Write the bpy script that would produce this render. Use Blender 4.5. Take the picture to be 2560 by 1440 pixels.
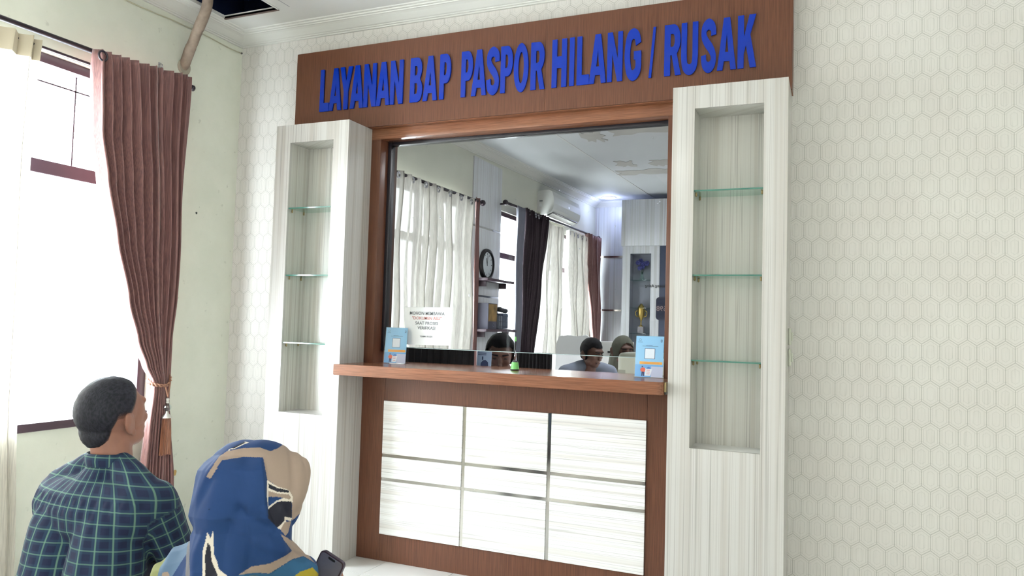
import bpy, bmesh, math, random
import numpy as np
from mathutils import Vector, Matrix, Euler, noise
random.seed(7)
PI = math.pi
for o in list(bpy.data.objects):
    bpy.data.objects.remove(o)
SC = bpy.context.scene
COL = SC.collection

# ------------------------------------------------------------------ camera, world, daylight, exposure
cam_d = bpy.data.cameras.new('camera')
cam = bpy.data.objects.new('camera', cam_d); COL.objects.link(cam)
YAW, PITCH, ROLL, FPX = 0.4032, 0.0504, 0.0289, 1882.5
fw = Vector((-math.sin(YAW)*math.cos(PITCH), math.cos(YAW)*math.cos(PITCH), math.sin(PITCH)))
rt = Vector((math.cos(YAW), math.sin(YAW), 0)); up = rt.cross(fw)
r2 = rt*math.cos(ROLL) + up*math.sin(ROLL); u2 = -rt*math.sin(ROLL) + up*math.cos(ROLL)
mw = Matrix.Identity(4)
for i in range(3):
    mw[i][0], mw[i][1], mw[i][2] = r2[i], u2[i], -fw[i]
mw.translation = Vector((3.6178, -3.8047, 1.3567))
cam.matrix_world = mw
cam_d.sensor_width = 36.0; cam_d.sensor_fit = 'HORIZONTAL'; cam_d.lens = FPX/2560*36.0
cam_d.clip_start = 0.05; cam_d.clip_end = 100
SC.camera = cam

world = bpy.data.worlds.new('sky'); SC.world = world; world.use_nodes = True
bg = world.node_tree.nodes['Background']
bg.inputs[0].default_value = (0.88, 0.94, 1.0, 1); bg.inputs[1].default_value = 42.0

def area_light(name, loc, rot, sx, sy, radiance, color=(1, 1, 1)):
    l = bpy.data.lights.new(name, 'AREA'); l.shape = 'RECTANGLE'; l.size = sx; l.size_y = sy
    l.energy = radiance*PI*sx*sy; l.color = color
    o = bpy.data.objects.new(name, l); COL.objects.link(o); o.location = loc; o.rotation_euler = rot
    o['kind'] = 'helper'
    return o
# the overcast sky shines in through the windows of the left-hand facade; portals only guide the sampling
FACE_IN = (0, -PI/2, 0)
for nm, yc, w in (('window_portal', -2.025, 2.88), ('window_portal', -6.1, 3.22), ('window_portal', 2.48, 1.9), ('window_portal', 6.1, 3.45)):
    o = area_light(nm, (-0.16, yc, 1.74), FACE_IN, 1.92, w, 1.0); o.data.cycles.is_portal = True
o = area_light('window_portal', (6.16, -5.55, 1.74), (0, PI/2, 0), 1.92, 4.1, 1.0); o.data.cycles.is_portal = True  # portal for the fill window added in the right wall
SC.view_settings.view_transform = 'Standard'
SC.view_settings.look = 'None'
SC.view_settings.gamma = 1.0
SC.view_settings.use_curve_mapping = False
SC.view_settings.exposure = -0.04

SC.cycles.max_bounces = 6; SC.cycles.diffuse_bounces = 3; SC.cycles.glossy_bounces = 2; SC.cycles.transparent_max_bounces = 10
SC.cycles.caustics_reflective = False; SC.cycles.caustics_refractive = False
SC.cycles.use_adaptive_sampling = True; SC.cycles.adaptive_threshold = 0.06

# ------------------------------------------------------------------ helpers
def lin(r, g, b):
    f = lambda c: ((c/255+0.055)/1.055)**2.4 if c/255 > 0.04045 else c/255/12.92
    return (f(r), f(g), f(b), 1.0)

def tag(o, label=None, cat=None, group=None, kind=None):
    if label: o['label'] = label
    if cat: o['category'] = cat
    if group: o['group'] = group
    if kind: o['kind'] = kind
    return o

def thing(name, label, cat, loc=(0, 0, 0), group=None, kind=None):
    o = bpy.data.objects.new(name, None); COL.objects.link(o)
    o.location = loc; o.empty_display_size = 0.1
    return tag(o, label, cat, group, kind)

def attach(o, parent):
    """child meshes hold world coordinates; parents are never rotated"""
    if parent is not None:
        o.parent = parent
        if parent.type == 'EMPTY':
            o.matrix_parent_inverse = Matrix.Translation(-parent.location)

def link(name, me, m=None, parent=None, smooth=False):
    o = bpy.data.objects.new(name, me); COL.objects.link(o)
    me.name = name
    if m is not None:
        me.materials.clear(); me.materials.append(m)
    if smooth:
        for p in me.polygons: p.use_smooth = True
    attach(o, parent)
    return o

def mesh(name, vs, fs, m, parent=None, smooth=False):
    me = bpy.data.meshes.new(name); me.from_pydata([tuple(v) for v in vs], [], fs); me.update()
    return link(name, me, m, parent, smooth)

def bmobj(name, bm, m, parent=None, smooth=False, angle=None):
    bmesh.ops.recalc_face_normals(bm, faces=bm.faces)
    me = bpy.data.meshes.new(name); bm.to_mesh(me); bm.free()
    o = link(name, me, m, parent, smooth or angle is not None)
    if angle is not None:
        try: me.set_sharp_from_angle(angle=angle)
        except Exception: pass
    return o

def add_box(bm, x0, x1, y0, y1, z0, z1, M=None):
    vs = [bm.verts.new(Vector(c) if M is None else M @ Vector(c)) for c in
          ((x0,y0,z0),(x1,y0,z0),(x1,y1,z0),(x0,y1,z0),(x0,y0,z1),(x1,y0,z1),(x1,y1,z1),(x0,y1,z1))]
    for f in ((0,3,2,1),(4,5,6,7),(0,1,5,4),(1,2,6,5),(2,3,7,6),(3,0,4,7)):
        bm.faces.new([vs[i] for i in f])

def box(name, x0, x1, y0, y1, z0, z1, m, parent=None, bev=0.0, seg=2, M=None):
    bm = bmesh.new(); add_box(bm, x0, x1, y0, y1, z0, z1, M)
    if bev > 0:
        bmesh.ops.bevel(bm, geom=list(bm.edges), offset=bev, segments=seg, affect='EDGES', profile=0.5)
        return bmobj(name, bm, m, parent, angle=0.6)
    return bmobj(name, bm, m, parent)

def lathe(name, prof, center, m, parent=None, n=32, axis='z', M=None, smooth=True):
    """prof: list of (radius, height)"""
    vs, fs = [], []
    c = Vector(center)
    for (r, h) in prof:
        for k in range(n):
            a = 2*PI*k/n
            p = {'z': Vector((r*math.cos(a), r*math.sin(a), h)), 'x': Vector((h, r*math.cos(a), r*math.sin(a))),
                 'y': Vector((r*math.cos(a), h, r*math.sin(a)))}[axis]
            if M is not None: p = M @ p
            vs.append(c+p)
    for i in range(len(prof)-1):
        for k in range(n):
            fs.append((i*n+k, i*n+(k+1) % n, (i+1)*n+(k+1) % n, (i+1)*n+k))
    if prof[0][0] < .001: fs.append(tuple(range(n))[::-1])
    if prof[-1][0] < .001: fs.append(tuple(range((len(prof)-1)*n, len(prof)*n)))
    bm = bmesh.new(); bv = [bm.verts.new(v) for v in vs]
    for f in fs:
        try: bm.faces.new([bv[i] for i in f])
        except ValueError: pass
    bmesh.ops.remove_doubles(bm, verts=bm.verts, dist=1e-6)
    return bmobj(name, bm, m, parent, angle=0.7 if smooth else None)

def tube(name, pts, r, m, parent=None, n=10, radii=None, sub=6, closed=False):
    """smooth tube through pts (Catmull-Rom)"""
    P = [Vector(p) for p in pts]; path = []
    if sub > 1 and len(P) > 2:
        for i in range(len(P)-1):
            a, b = P[max(i-1, 0)], P[i]; c, d = P[i+1], P[min(i+2, len(P)-1)]
            for s in range(sub):
                t = s/sub
                path.append(0.5*((2*b)+(c-a)*t+(2*a-5*b+4*c-d)*t*t+(3*b-a-3*c+d)*t**3))
        path.append(P[-1])
    else:
        path = P
    L = len(path); vs, fs = [], []
    prev = None
    for i, p in enumerate(path):
        t = (path[min(i+1, L-1)]-path[max(i-1, 0)]).normalized()
        ref = prev if prev is not None else (Vector((0, 0, 1)) if abs(t.z) < 0.9 else Vector((1, 0, 0)))
        a = (ref - t*ref.dot(t)).normalized(); b = t.cross(a); prev = a
        rr = r if radii is None else radii[min(int(i/(L-1)*(len(radii)-1)+0.5), len(radii)-1)]
        for k in range(n):
            g = 2*PI*k/n
            vs.append(p + a*(rr*math.cos(g)) + b*(rr*math.sin(g)))
    for i in range(L-1):
        for k in range(n):
            fs.append((i*n+k, i*n+(k+1) % n, (i+1)*n+(k+1) % n, (i+1)*n+k))
    fs.append(tuple(range(n))[::-1]); fs.append(tuple(range((L-1)*n, L*n)))
    o = mesh(name, vs, fs, m, parent, True)
    return o

def interp(tab, z):
    tab = sorted(tab)
    if z <= tab[0][0]: return tab[0][1:]
    for a, b in zip(tab, tab[1:]):
        if z <= b[0]:
            t = (z-a[0])/(b[0]-a[0]); t = t*t*(3-2*t)*0.5 + t*0.5
            return tuple(p+(q-p)*t for p, q in zip(a[1:], b[1:]))
    return tab[-1][1:]

def curtain(name, x0, tab, nf, m, parent=None, seed=0, thick=0.004, nv=46, side=1, slant=0.0, top_slope=0.0):
    """pleated cloth hanging in the plane x=x0. tab rows: (z, y_a, y_b, amplitude)"""
    rnd = random.Random(seed)
    nu = nf*10; z0, z1 = min(t[0] for t in tab), max(t[0] for t in tab)
    jit = [rnd.uniform(-0.28, 0.28) for _ in range(nf+2)]; amps = [rnd.uniform(0.65, 1.25) for _ in range(nf+2)]
    vs, fs = [], []
    for j in range(nv+1):
        z = z0+(z1-z0)*j/nv
        ya, yb, am = interp(tab, z)
        for i in range(nu+1):
            u = i/nu; k = u*nf; ki = int(k); fr = k-ki
            ph = 2*PI*(k + jit[ki]*(1-fr)+jit[ki+1]*fr); aa = amps[ki]*(1-fr)+amps[ki+1]*fr
            w = math.sin(ph)
            w = math.copysign(abs(w)**0.75, w)
            x = x0 + side*am*aa*w + 0.25*am*math.sin(5*z+7*u)
            y = ya+(yb-ya)*(u + 0.10*math.sin(2*ph)/nf)
            vs.append((x, y, z + top_slope*(y-ya)*(j/nv)))
    W = nu+1
    for j in range(nv):
        for i in range(nu):
            fs.append((j*W+i, j*W+i+1, (j+1)*W+i+1, (j+1)*W+i))
    o = mesh(name, vs, fs, m, parent, True)
    if thick:
        md = o.modifiers.new('thickness', 'SOLIDIFY'); md.thickness = thick
    return o

def holed_slab(name, axis, a_cuts, b_cuts, holes, d0, d1, m, parent=None, zfun=None):
    """slab normal to axis between d0 and d1; cut lists cover the hole edges; holes = (a0,a1,b0,b1)"""
    A, B = sorted(set(a_cuts)), sorted(set(b_cuts))
    bm = bmesh.new(); cache = {}
    def V(a, b, d):
        k = (round(a, 5), round(b, 5), round(d, 5))
        if k not in cache:
            co = {'x': (d, a, b), 'y': (a, d, b), 'z': (a, b, d)}[axis]
            if zfun: co = (co[0], co[1], zfun(co[1], co[2]))
            cache[k] = bm.verts.new(co)
        return cache[k]
    def solid(i, j):
        if not (0 <= i < len(A)-1 and 0 <= j < len(B)-1): return False
        ca, cb = (A[i]+A[i+1])/2, (B[j]+B[j+1])/2
        return not any(h[0] < ca < h[1] and h[2] < cb < h[3] for h in holes)
    for i in range(len(A)-1):
        for j in range(len(B)-1):
            if not solid(i, j): continue
            for d in (d0, d1):
                bm.faces.new([V(A[i], B[j], d), V(A[i+1], B[j], d), V(A[i+1], B[j+1], d), V(A[i], B[j+1], d)])
            for di, dj, e in ((-1, 0, 0), (1, 0, 1), (0, -1, 2), (0, 1, 3)):
                if not solid(i+di, j+dj):
                    (p, q) = {0: ((A[i], B[j]), (A[i], B[j+1])), 1: ((A[i+1], B[j]), (A[i+1], B[j+1])),
                              2: ((A[i], B[j]), (A[i+1], B[j])), 3: ((A[i], B[j+1]), (A[i+1], B[j+1]))}[e]
                    bm.faces.new([V(*p, d0), V(*q, d0), V(*q, d1), V(*p, d1)])
    return bmobj(name, bm, m, parent)

def flat_text(body, size, origin, m, parent, name, align='CENTER', thick=0.0004, mirror=False, to=None, sx=1.0):
    """flat print: text standing in the xz plane, facing -y; origin = baseline anchor"""
    cu = bpy.data.curves.new(name, 'FONT'); cu.body = body; cu.size = size; cu.align_x = align; cu.extrude = thick
    cu.resolution_u = 3; cu.offset = size*0.012
    t = bpy.data.objects.new(name, cu); COL.objects.link(t)
    dg = bpy.context.evaluated_depsgraph_get()
    me = bpy.data.meshes.new_from_object(t.evaluated_get(dg)); bpy.data.objects.remove(t)
    o0 = Vector(origin)
    for v in me.vertices:
        x, y, z = v.co
        p = Vector(((-x if mirror else x)*sx, -z, y))
        v.co = (to @ p if to is not None else p) + o0
    if mirror: me.flip_normals()
    return link(name, me, m, parent)

def polyline_curve_mesh(polys, depth, fn, bevel=0.0):
    """filled 2D outlines (holes by even-odd) extruded; fn maps (x,y,z) to world"""
    cu = bpy.data.curves.new('outline', 'CURVE'); cu.dimensions = '2D'; cu.fill_mode = 'BOTH'; cu.extrude = depth/2
    cu.bevel_depth = bevel
    for pl in polys:
        s = cu.splines.new('POLY'); s.points.add(len(pl)-1); s.use_cyclic_u = True
        for p, (x, y) in zip(s.points, pl): p.co = (x, y, 0, 1)
    t = bpy.data.objects.new('outline', cu); COL.objects.link(t)
    dg = bpy.context.evaluated_depsgraph_get()
    me = bpy.data.meshes.new_from_object(t.evaluated_get(dg)); bpy.data.objects.remove(t)
    for v in me.vertices: v.co = fn(*v.co)
    bm = bmesh.new(); bm.from_mesh(me); bmesh.ops.remove_doubles(bm, verts=bm.verts, dist=1e-5)
    bmesh.ops.recalc_face_normals(bm, faces=bm.faces); bm.to_mesh(me); bm.free()
    return me

def ellip(bm, c, r, R=None, sub=3):
    M = Matrix.Translation(Vector(c))
    if R is not None: M = M @ R.to_4x4()
    M = M @ Matrix.Diagonal((*r, 1))
    bmesh.ops.create_icosphere(bm, subdivisions=sub, radius=1.0, matrix=M)

def capsule(bm, p0, p1, r0, r1, n=None):
    """closed tapered capsule"""
    p0, p1 = Vector(p0), Vector(p1); ax = p1-p0; L = ax.length
    if L < 1e-6: return ellip(bm, p0, (r0,)*3, None, 2)
    ax /= L; e1 = ax.orthogonal().normalized(); e2 = ax.cross(e1); S = 14
    sk = max(-.9, min(.9, (r0-r1)/L)); a0 = math.asin(sk); rings = []
    for k in range(1, 6): rings.append((p0, r0, -PI/2+(a0+PI/2)*k/5))
    for k in range(0, 5): rings.append((p1, r1, a0+(PI/2-a0)*k/5))
    vs = [[bm.verts.new(c+ax*(r*math.sin(a))+(e1*math.cos(2*PI*j/S)+e2*math.sin(2*PI*j/S))*(r*math.cos(a))) for j in range(S)] for c, r, a in rings]
    b0, b1 = bm.verts.new(p0-ax*r0), bm.verts.new(p1+ax*r1)
    for j in range(S):
        q = (j+1) % S; bm.faces.new([b0, vs[0][q], vs[0][j]]); bm.faces.new([b1, vs[-1][j], vs[-1][q]])
        for i in range(len(vs)-1): bm.faces.new([vs[i][j], vs[i][q], vs[i+1][q], vs[i+1][j]])

VEC_DISP = {}
def remeshed(name, bm, m, parent, voxel=0.006, smooth=6, disp=None):
    me = bpy.data.meshes.new(name); bm.to_mesh(me); bm.free()
    o = bpy.data.objects.new(name, me); COL.objects.link(o)
    md = o.modifiers.new('r', 'REMESH'); md.mode = 'VOXEL'; md.voxel_size = voxel
    sm = o.modifiers.new('s', 'SMOOTH'); sm.factor = 0.5; sm.iterations = smooth
    dg = bpy.context.evaluated_depsgraph_get()
    me2 = bpy.data.meshes.new_from_object(o.evaluated_get(dg)); bpy.data.objects.remove(o)
    if isinstance(disp, str):
        n = len(me2.vertices); co = np.empty(n*3); no = np.empty(n*3)
        me2.vertices.foreach_get('co', co); me2.vertices.foreach_get('normal', no)
        co, no = co.reshape(-1, 3), no.reshape(-1, 3); co = co + no*VEC_DISP[disp](co)[:, None]; me2.vertices.foreach_set('co', co.ravel())
    elif disp:
        ns = [v.normal.copy() for v in me2.vertices]
        for v, nn in zip(me2.vertices, ns): v.co += nn*disp(v.co)
    return link(name, me2, m, parent, True)

# ------------------------------------------------------------------ materials
def new_mat(name):
    m = bpy.data.materials.new(name); m.use_nodes = True
    nt = m.node_tree
    return m, nt, nt.nodes['Principled BSDF']

def simple(name, rgb, rough=0.5, metal=0.0, coat=0.0, spec=0.5, emis=0.0, sheen=0.0, noise_amt=0.0, noise_scale=8.0, bump=0.0):
    m, nt, b = new_mat(name)
    c = lin(*rgb)
    b.inputs['Base Color'].default_value = c; b.inputs['Roughness'].default_value = rough
    b.inputs['Metallic'].default_value = metal; b.inputs['Coat Weight'].default_value = coat
    b.inputs['Coat Roughness'].default_value = 0.06
    b.inputs['Specular IOR Level'].default_value = spec; b.inputs['Sheen Weight'].default_value = sheen
    if emis:
        b.inputs['Emission Color'].default_value = c; b.inputs['Emission Strength'].default_value = emis
    if noise_amt or bump:
        tc = nt.nodes.new('ShaderNodeTexCoord'); n = nt.nodes.new('ShaderNodeTexNoise')
        n.inputs['Scale'].default_value = noise_scale; n.inputs['Detail'].default_value = 5
        nt.links.new(tc.outputs['Object'], n.inputs['Vector'])
        if noise_amt:
            mr = nt.nodes.new('ShaderNodeMapRange'); mr.inputs['From Min'].default_value = 0.3; mr.inputs['From Max'].default_value = 0.7
            mr.inputs['To Min'].default_value = 1-noise_amt; mr.inputs['To Max'].default_value = 1+noise_amt*0.4
            nt.links.new(n.outputs['Fac'], mr.inputs['Value'])
            mx = nt.nodes.new('ShaderNodeVectorMath'); mx.operation = 'SCALE'; mx.inputs[0].default_value = c[:3]
            nt.links.new(mr.outputs[0], mx.inputs['Scale']); nt.links.new(mx.outputs[0], b.inputs['Base Color'])
        if bump:
            bp = nt.nodes.new('ShaderNodeBump'); bp.inputs['Strength'].default_value = bump; bp.inputs['Distance'].default_value = 0.004
            nt.links.new(n.outputs['Fac'], bp.inputs['Height']); nt.links.new(bp.outputs[0], b.inputs['Normal'])
    return m

class G:
    """tiny node-graph writer"""
    def __init__(s, nt): s.nt = nt
    def m(s, op, a, b=None, c=None):
        n = s.nt.nodes.new('ShaderNodeMath'); n.operation = op
        for i, v in enumerate((a, b, c)):
            if v is None: continue
            if isinstance(v, (int, float)): n.inputs[i].default_value = v
            else: s.nt.links.new(v, n.inputs[i])
        return n.outputs[0]
    def coords(s, kind='Object'):
        tc = s.nt.nodes.new('ShaderNodeTexCoord'); sp = s.nt.nodes.new('ShaderNodeSeparateXYZ')
        s.nt.links.new(tc.outputs[kind], sp.inputs[0]); return sp.outputs
    def attr(s, name):
        a = s.nt.nodes.new('ShaderNodeAttribute'); a.attribute_name = name; return a
    def vec(s, x, y, z):
        n = s.nt.nodes.new('ShaderNodeCombineXYZ')
        for i, v in enumerate((x, y, z)):
            if isinstance(v, (int, float)): n.inputs[i].default_value = v
            else: s.nt.links.new(v, n.inputs[i])
        return n.outputs[0]
    def noise(s, v, scale=1.0, detail=3.0, rough=0.5):
        n = s.nt.nodes.new('ShaderNodeTexNoise'); n.inputs['Scale'].default_value = scale
        n.inputs['Detail'].default_value = detail; n.inputs['Roughness'].default_value = rough
        s.nt.links.new(v, n.inputs['Vector']); return n.outputs['Fac']
    def ramp(s, fac, stops):
        n = s.nt.nodes.new('ShaderNodeValToRGB'); el = n.color_ramp.elements
        while len(el) < len(stops): el.new(0.5)
        for e, (p, c) in zip(el, stops): e.position = p; e.color = c
        s.nt.links.new(fac, n.inputs[0]); return n.outputs[0]
    def mix(s, fac, a, b, mode='MIX'):
        n = s.nt.nodes.new('ShaderNodeMix'); n.data_type = 'RGBA'; n.blend_type = mode
        for sock, v in ((n.inputs[0], fac), (n.inputs[6], a), (n.inputs[7], b)):
            if isinstance(v, (int, float)): sock.default_value = v
            elif isinstance(v, tuple): sock.default_value = v
            else: s.nt.links.new(v, sock)
        return n.outputs[2]
    def link(s, a, b): s.nt.links.new(a, b)
    def step(s, v, e0, e1):
        n = s.nt.nodes.new('ShaderNodeMapRange'); n.interpolation_type = 'SMOOTHSTEP'
        n.inputs['From Min'].default_value = e0; n.inputs['From Max'].default_value = e1
        s.nt.links.new(v, n.inputs['Value']); return n.outputs[0]

def wallpaper_mat():
    m, nt, b = new_mat('embossed_wallpaper'); g = G(nt)
    X, Y, Z = g.coords()
    w, h = 0.0705, 0.0925
    k = 0.68; H = h/2 + k*w/4
    def cell(ox, oy):
        ax = g.m('SUBTRACT', g.m('FLOORED_MODULO', g.m('ADD', X, w/2+ox), w), w/2)
        ay = g.m('SUBTRACT', g.m('FLOORED_MODULO', g.m('ADD', Z, h+oy), 2*h), h)
        ax, ay = g.m('ABSOLUTE', ax), g.m('ABSOLUTE', ay)
        d1 = g.m('SUBTRACT', ax, w/2)
        d2 = g.m('MULTIPLY', g.m('SUBTRACT', g.m('ADD', ay, g.m('MULTIPLY', ax, k)), H), 1/math.sqrt(1+k*k))
        return g.m('MAXIMUM', d1, d2), d2, ay
    dA, d2A, ayA = cell(0, 0); dB, d2B, ayB = cell(w/2, h)
    d = g.m('MINIMUM', dA, dB)
    def line(v, at, wd):
        return g.m('SUBTRACT', 1.0, g.step(g.m('ABSOLUTE', g.m('SUBTRACT', v, at)), wd*0.5, wd*1.2))
    l1 = line(d, -0.0002, 0.0018)
    l2 = g.m('MAXIMUM', line(d, -0.0086, 0.0011), g.m('MAXIMUM', g.m('MULTIPLY', line(d2A, -0.0086, 0.0011), 0.8), g.m('MULTIPLY', line(d2B, -0.0086, 0.0011), 0.8)))
    # little diamonds where the outlines cross
    l3 = g.m('MULTIPLY', line(d, -0.0215, 0.0009), 0.4)
    isA = g.m('LESS_THAN', dA, dB)
    fine = g.noise(g.vec(g.m('MULTIPLY', X, 320.0), 0.0, g.m('MULTIPLY', Z, 6.0)), 1.0, 2.0)
    stripe = g.m('MULTIPLY', g.m('MULTIPLY', g.step(fine, 0.52, 0.68), 0.34), g.m('ADD', 0.25, g.m('MULTIPLY', 0.75, g.m('SUBTRACT', 1.0, g.step(d, -0.022, -0.012)))))
    tot = g.m('MINIMUM', g.m('ADD', g.m('ADD', g.m('MULTIPLY', l1, 0.8), g.m('MULTIPLY', l2, 0.55)), g.m('ADD', l3, stripe)), 1.0)
    big = g.noise(g.vec(g.m('MULTIPLY', X, 1.3), 0.0, g.m('MULTIPLY', Z, 1.1)), 3.0, 3.0)
    base = g.mix(g.step(big, 0.35, 0.65), lin(230, 226, 220), lin(227, 222, 216))
    col = g.mix(g.m('MULTIPLY', tot, 0.62), base, lin(164, 162, 152))
    g.link(col, b.inputs['Base Color'])
    b.inputs['Roughness'].default_value = 0.85; b.inputs['Specular IOR Level'].default_value = 0.08
    bp = nt.nodes.new('ShaderNodeBump'); bp.inputs['Strength'].default_value = 0.2; bp.inputs['Distance'].default_value = 0.002; bp.invert = True
    g.link(tot, bp.inputs['Height']); g.link(bp.outputs[0], b.inputs['Normal'])
    return m

def laminate(name, vertical=True, base=(199, 196, 191), dark=(146, 140, 133), seed=0.0, rough=0.13):
    m, nt, b = new_mat(name); g = G(nt)
    X, Y, Z = g.coords()
    XY = g.m('ADD', X, g.m('MULTIPLY', Y, 1.7))
    if vertical:
        v1 = g.vec(g.m('MULTIPLY', XY, 26.0), seed, g.m('MULTIPLY', Z, 0.16))
        v2 = g.vec(g.m('MULTIPLY', XY, 130.0), seed+3, g.m('MULTIPLY', Z, 0.5))
        v3 = g.vec(g.m('MULTIPLY', XY, 55.0), seed+9, g.m('MULTIPLY', Z, 0.25))
    else:
        v1 = g.vec(g.m('MULTIPLY', XY, 0.28), seed, g.m('MULTIPLY', Z, 34.0))
        v2 = g.vec(g.m('MULTIPLY', XY, 0.7), seed+3, g.m('MULTIPLY', Z, 150.0))
        v3 = g.vec(g.m('MULTIPLY', XY, 0.35), seed+9, g.m('MULTIPLY', Z, 62.0))
    n1, n2, n3 = g.noise(v1, 1, 2.5), g.noise(v2, 1, 2.0), g.noise(v3, 1, 1.5)
    thin = g.m('SUBTRACT', 1.0, g.step(g.m('ABSOLUTE', g.m('SUBTRACT', n3, 0.53)), 0.004, 0.022))
    c1 = g.mix(g.step(n1, 0.45, 0.66), lin(*base), lin(base[0]*.93, base[1]*.915, base[2]*.90))
    c2 = g.mix(g.m('MULTIPLY', g.step(n2, 0.54, 0.70), 0.65), c1, lin(*dark))
    c3 = g.mix(g.m('MULTIPLY', thin, 0.45), c2, lin(150, 144, 138))
    g.link(c3, b.inputs['Base Color'])
    b.inputs['Roughness'].default_value = 0.42
    b.inputs['Coat Weight'].default_value = 0.75; b.inputs['Coat Roughness'].default_value = rough; b.inputs['Coat IOR'].default_value = 1.5
    return m

def teak(name, vertical=True, rough=0.42, c0=(110, 70, 51), c1=(84, 51, 37)):
    m, nt, b = new_mat(name); g = G(nt)
    X, Y, Z = g.coords()
    XY = g.m('ADD', X, g.m('MULTIPLY', Y, 1.3))
    if vertical:
        v1 = g.vec(g.m('MULTIPLY', XY, 240.0), 0.0, g.m('MULTIPLY', Z, 5.0)); v2 = g.vec(g.m('MULTIPLY', XY, 9.0), 4.0, g.m('MULTIPLY', Z, 0.5))
    else:
        v1 = g.vec(g.m('MULTIPLY', X, 7.0), g.m('MULTIPLY', Y, 200.0), g.m('MULTIPLY', Z, 230.0)); v2 = g.vec(g.m('MULTIPLY', X, 0.7), g.m('MULTIPLY', Y, 9.0), g.m('MULTIPLY', Z, 12.0))
    n1, n2 = g.noise(v1, 1, 3.0, 0.6), g.noise(v2, 1, 3.0)
    a = g.mix(g.step(n1, 0.32, 0.7), lin(*c0), lin(*c1))
    c = g.mix(g.m('MULTIPLY', g.step(n2, 0.3, 0.75), 0.4), a, lin(97, 60, 43))
    g.link(c, b.inputs['Base Color'])
    b.inputs['Roughness'].default_value = rough; b.inputs['Coat Weight'].default_value = 0.12; b.inputs['Coat Roughness'].default_value = 0.15; b.inputs['Specular IOR Level'].default_value = 0.3
    return m

def plaster_mat():
    m, nt, b = new_mat('green_plaster'); g = G(nt)
    X, Y, Z = g.coords()
    n = g.noise(g.vec(X, Y, Z), 3.0, 6.0, 0.6); n2 = g.noise(g.vec(X, Y, Z), 22.0, 4.0)
    c = g.mix(g.step(n, 0.3, 0.72), lin(238, 239, 224), lin(229, 231, 215))
    st = g.m('MULTIPLY', g.step(n2, 0.66, 0.74), 0.35)
    c = g.mix(st, c, lin(176, 178, 160))
    g.link(c, b.inputs['Base Color']); b.inputs['Roughness'].default_value = 0.6; b.inputs['Specular IOR Level'].default_value = 0.3
    bp = nt.nodes.new('ShaderNodeBump'); bp.inputs['Strength'].default_value = 0.15; bp.inputs['Distance'].default_value = 0.004
    g.link(n2, bp.inputs['Height']); g.link(bp.outputs[0], b.inputs['Normal'])
    return m

def curtain_mat(name, c0, c1, rough=0.55, sheen=0.4, transl=0.0):
    m, nt, b = new_mat(name); g = G(nt)
    X, Y, Z = g.coords()
    n = g.noise(g.vec(g.m('MULTIPLY', X, 300.0), g.m('MULTIPLY', Y, 300.0), g.m('MULTIPLY', Z, 7.0)), 1.0, 2.0)
    c = g.mix(g.step(n, 0.35, 0.68), lin(*c0), lin(*c1)); g.link(c, b.inputs['Base Color'])
    b.inputs['Roughness'].default_value = rough; b.inputs['Sheen Weight'].default_value = sheen; b.inputs['Sheen Roughness'].default_value = 0.4
    if transl:
        out = nt.nodes['Material Output']; tr = nt.nodes.new('ShaderNodeBsdfTranslucent'); mx = nt.nodes.new('ShaderNodeMixShader')
        g.link(c, tr.inputs['Color']); mx.inputs[0].default_value = transl
        g.link(b.outputs[0], mx.inputs[1]); g.link(tr.outputs[0], mx.inputs[2]); g.link(mx.outputs[0], out.inputs['Surface'])
    return m

def sheer_mat(name, rgb, clear=0.22, transl=0.5):
    m, nt, b = new_mat(name); g = G(nt)
    out = nt.nodes['Material Output']
    X, Y, Z = g.coords()
    n = g.noise(g.vec(g.m('MULTIPLY', X, 200.0), g.m('MULTIPLY', Y, 200.0), g.m('MULTIPLY', Z, 9.0)), 1.0, 2.0)
    c = g.mix(g.step(n, 0.35, 0.7), lin(*rgb), lin(*[int(v*0.9) for v in rgb]))
    df = nt.nodes.new('ShaderNodeBsdfDiffuse'); tr = nt.nodes.new('ShaderNodeBsdfTranslucent'); tp = nt.nodes.new('ShaderNodeBsdfTransparent')
    g.link(c, df.inputs['Color']); g.link(c, tr.inputs['Color'])
    m1 = nt.nodes.new('ShaderNodeMixShader'); m1.inputs[0].default_value = transl; g.link(df.outputs[0], m1.inputs[1]); g.link(tr.outputs[0], m1.inputs[2])
    m2 = nt.nodes.new('ShaderNodeMixShader'); m2.inputs[0].default_value = clear; g.link(m1.outputs[0], m2.inputs[1]); g.link(tp.outputs[0], m2.inputs[2])
    g.link(m2.outputs[0], out.inputs['Surface'])
    return m

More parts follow.
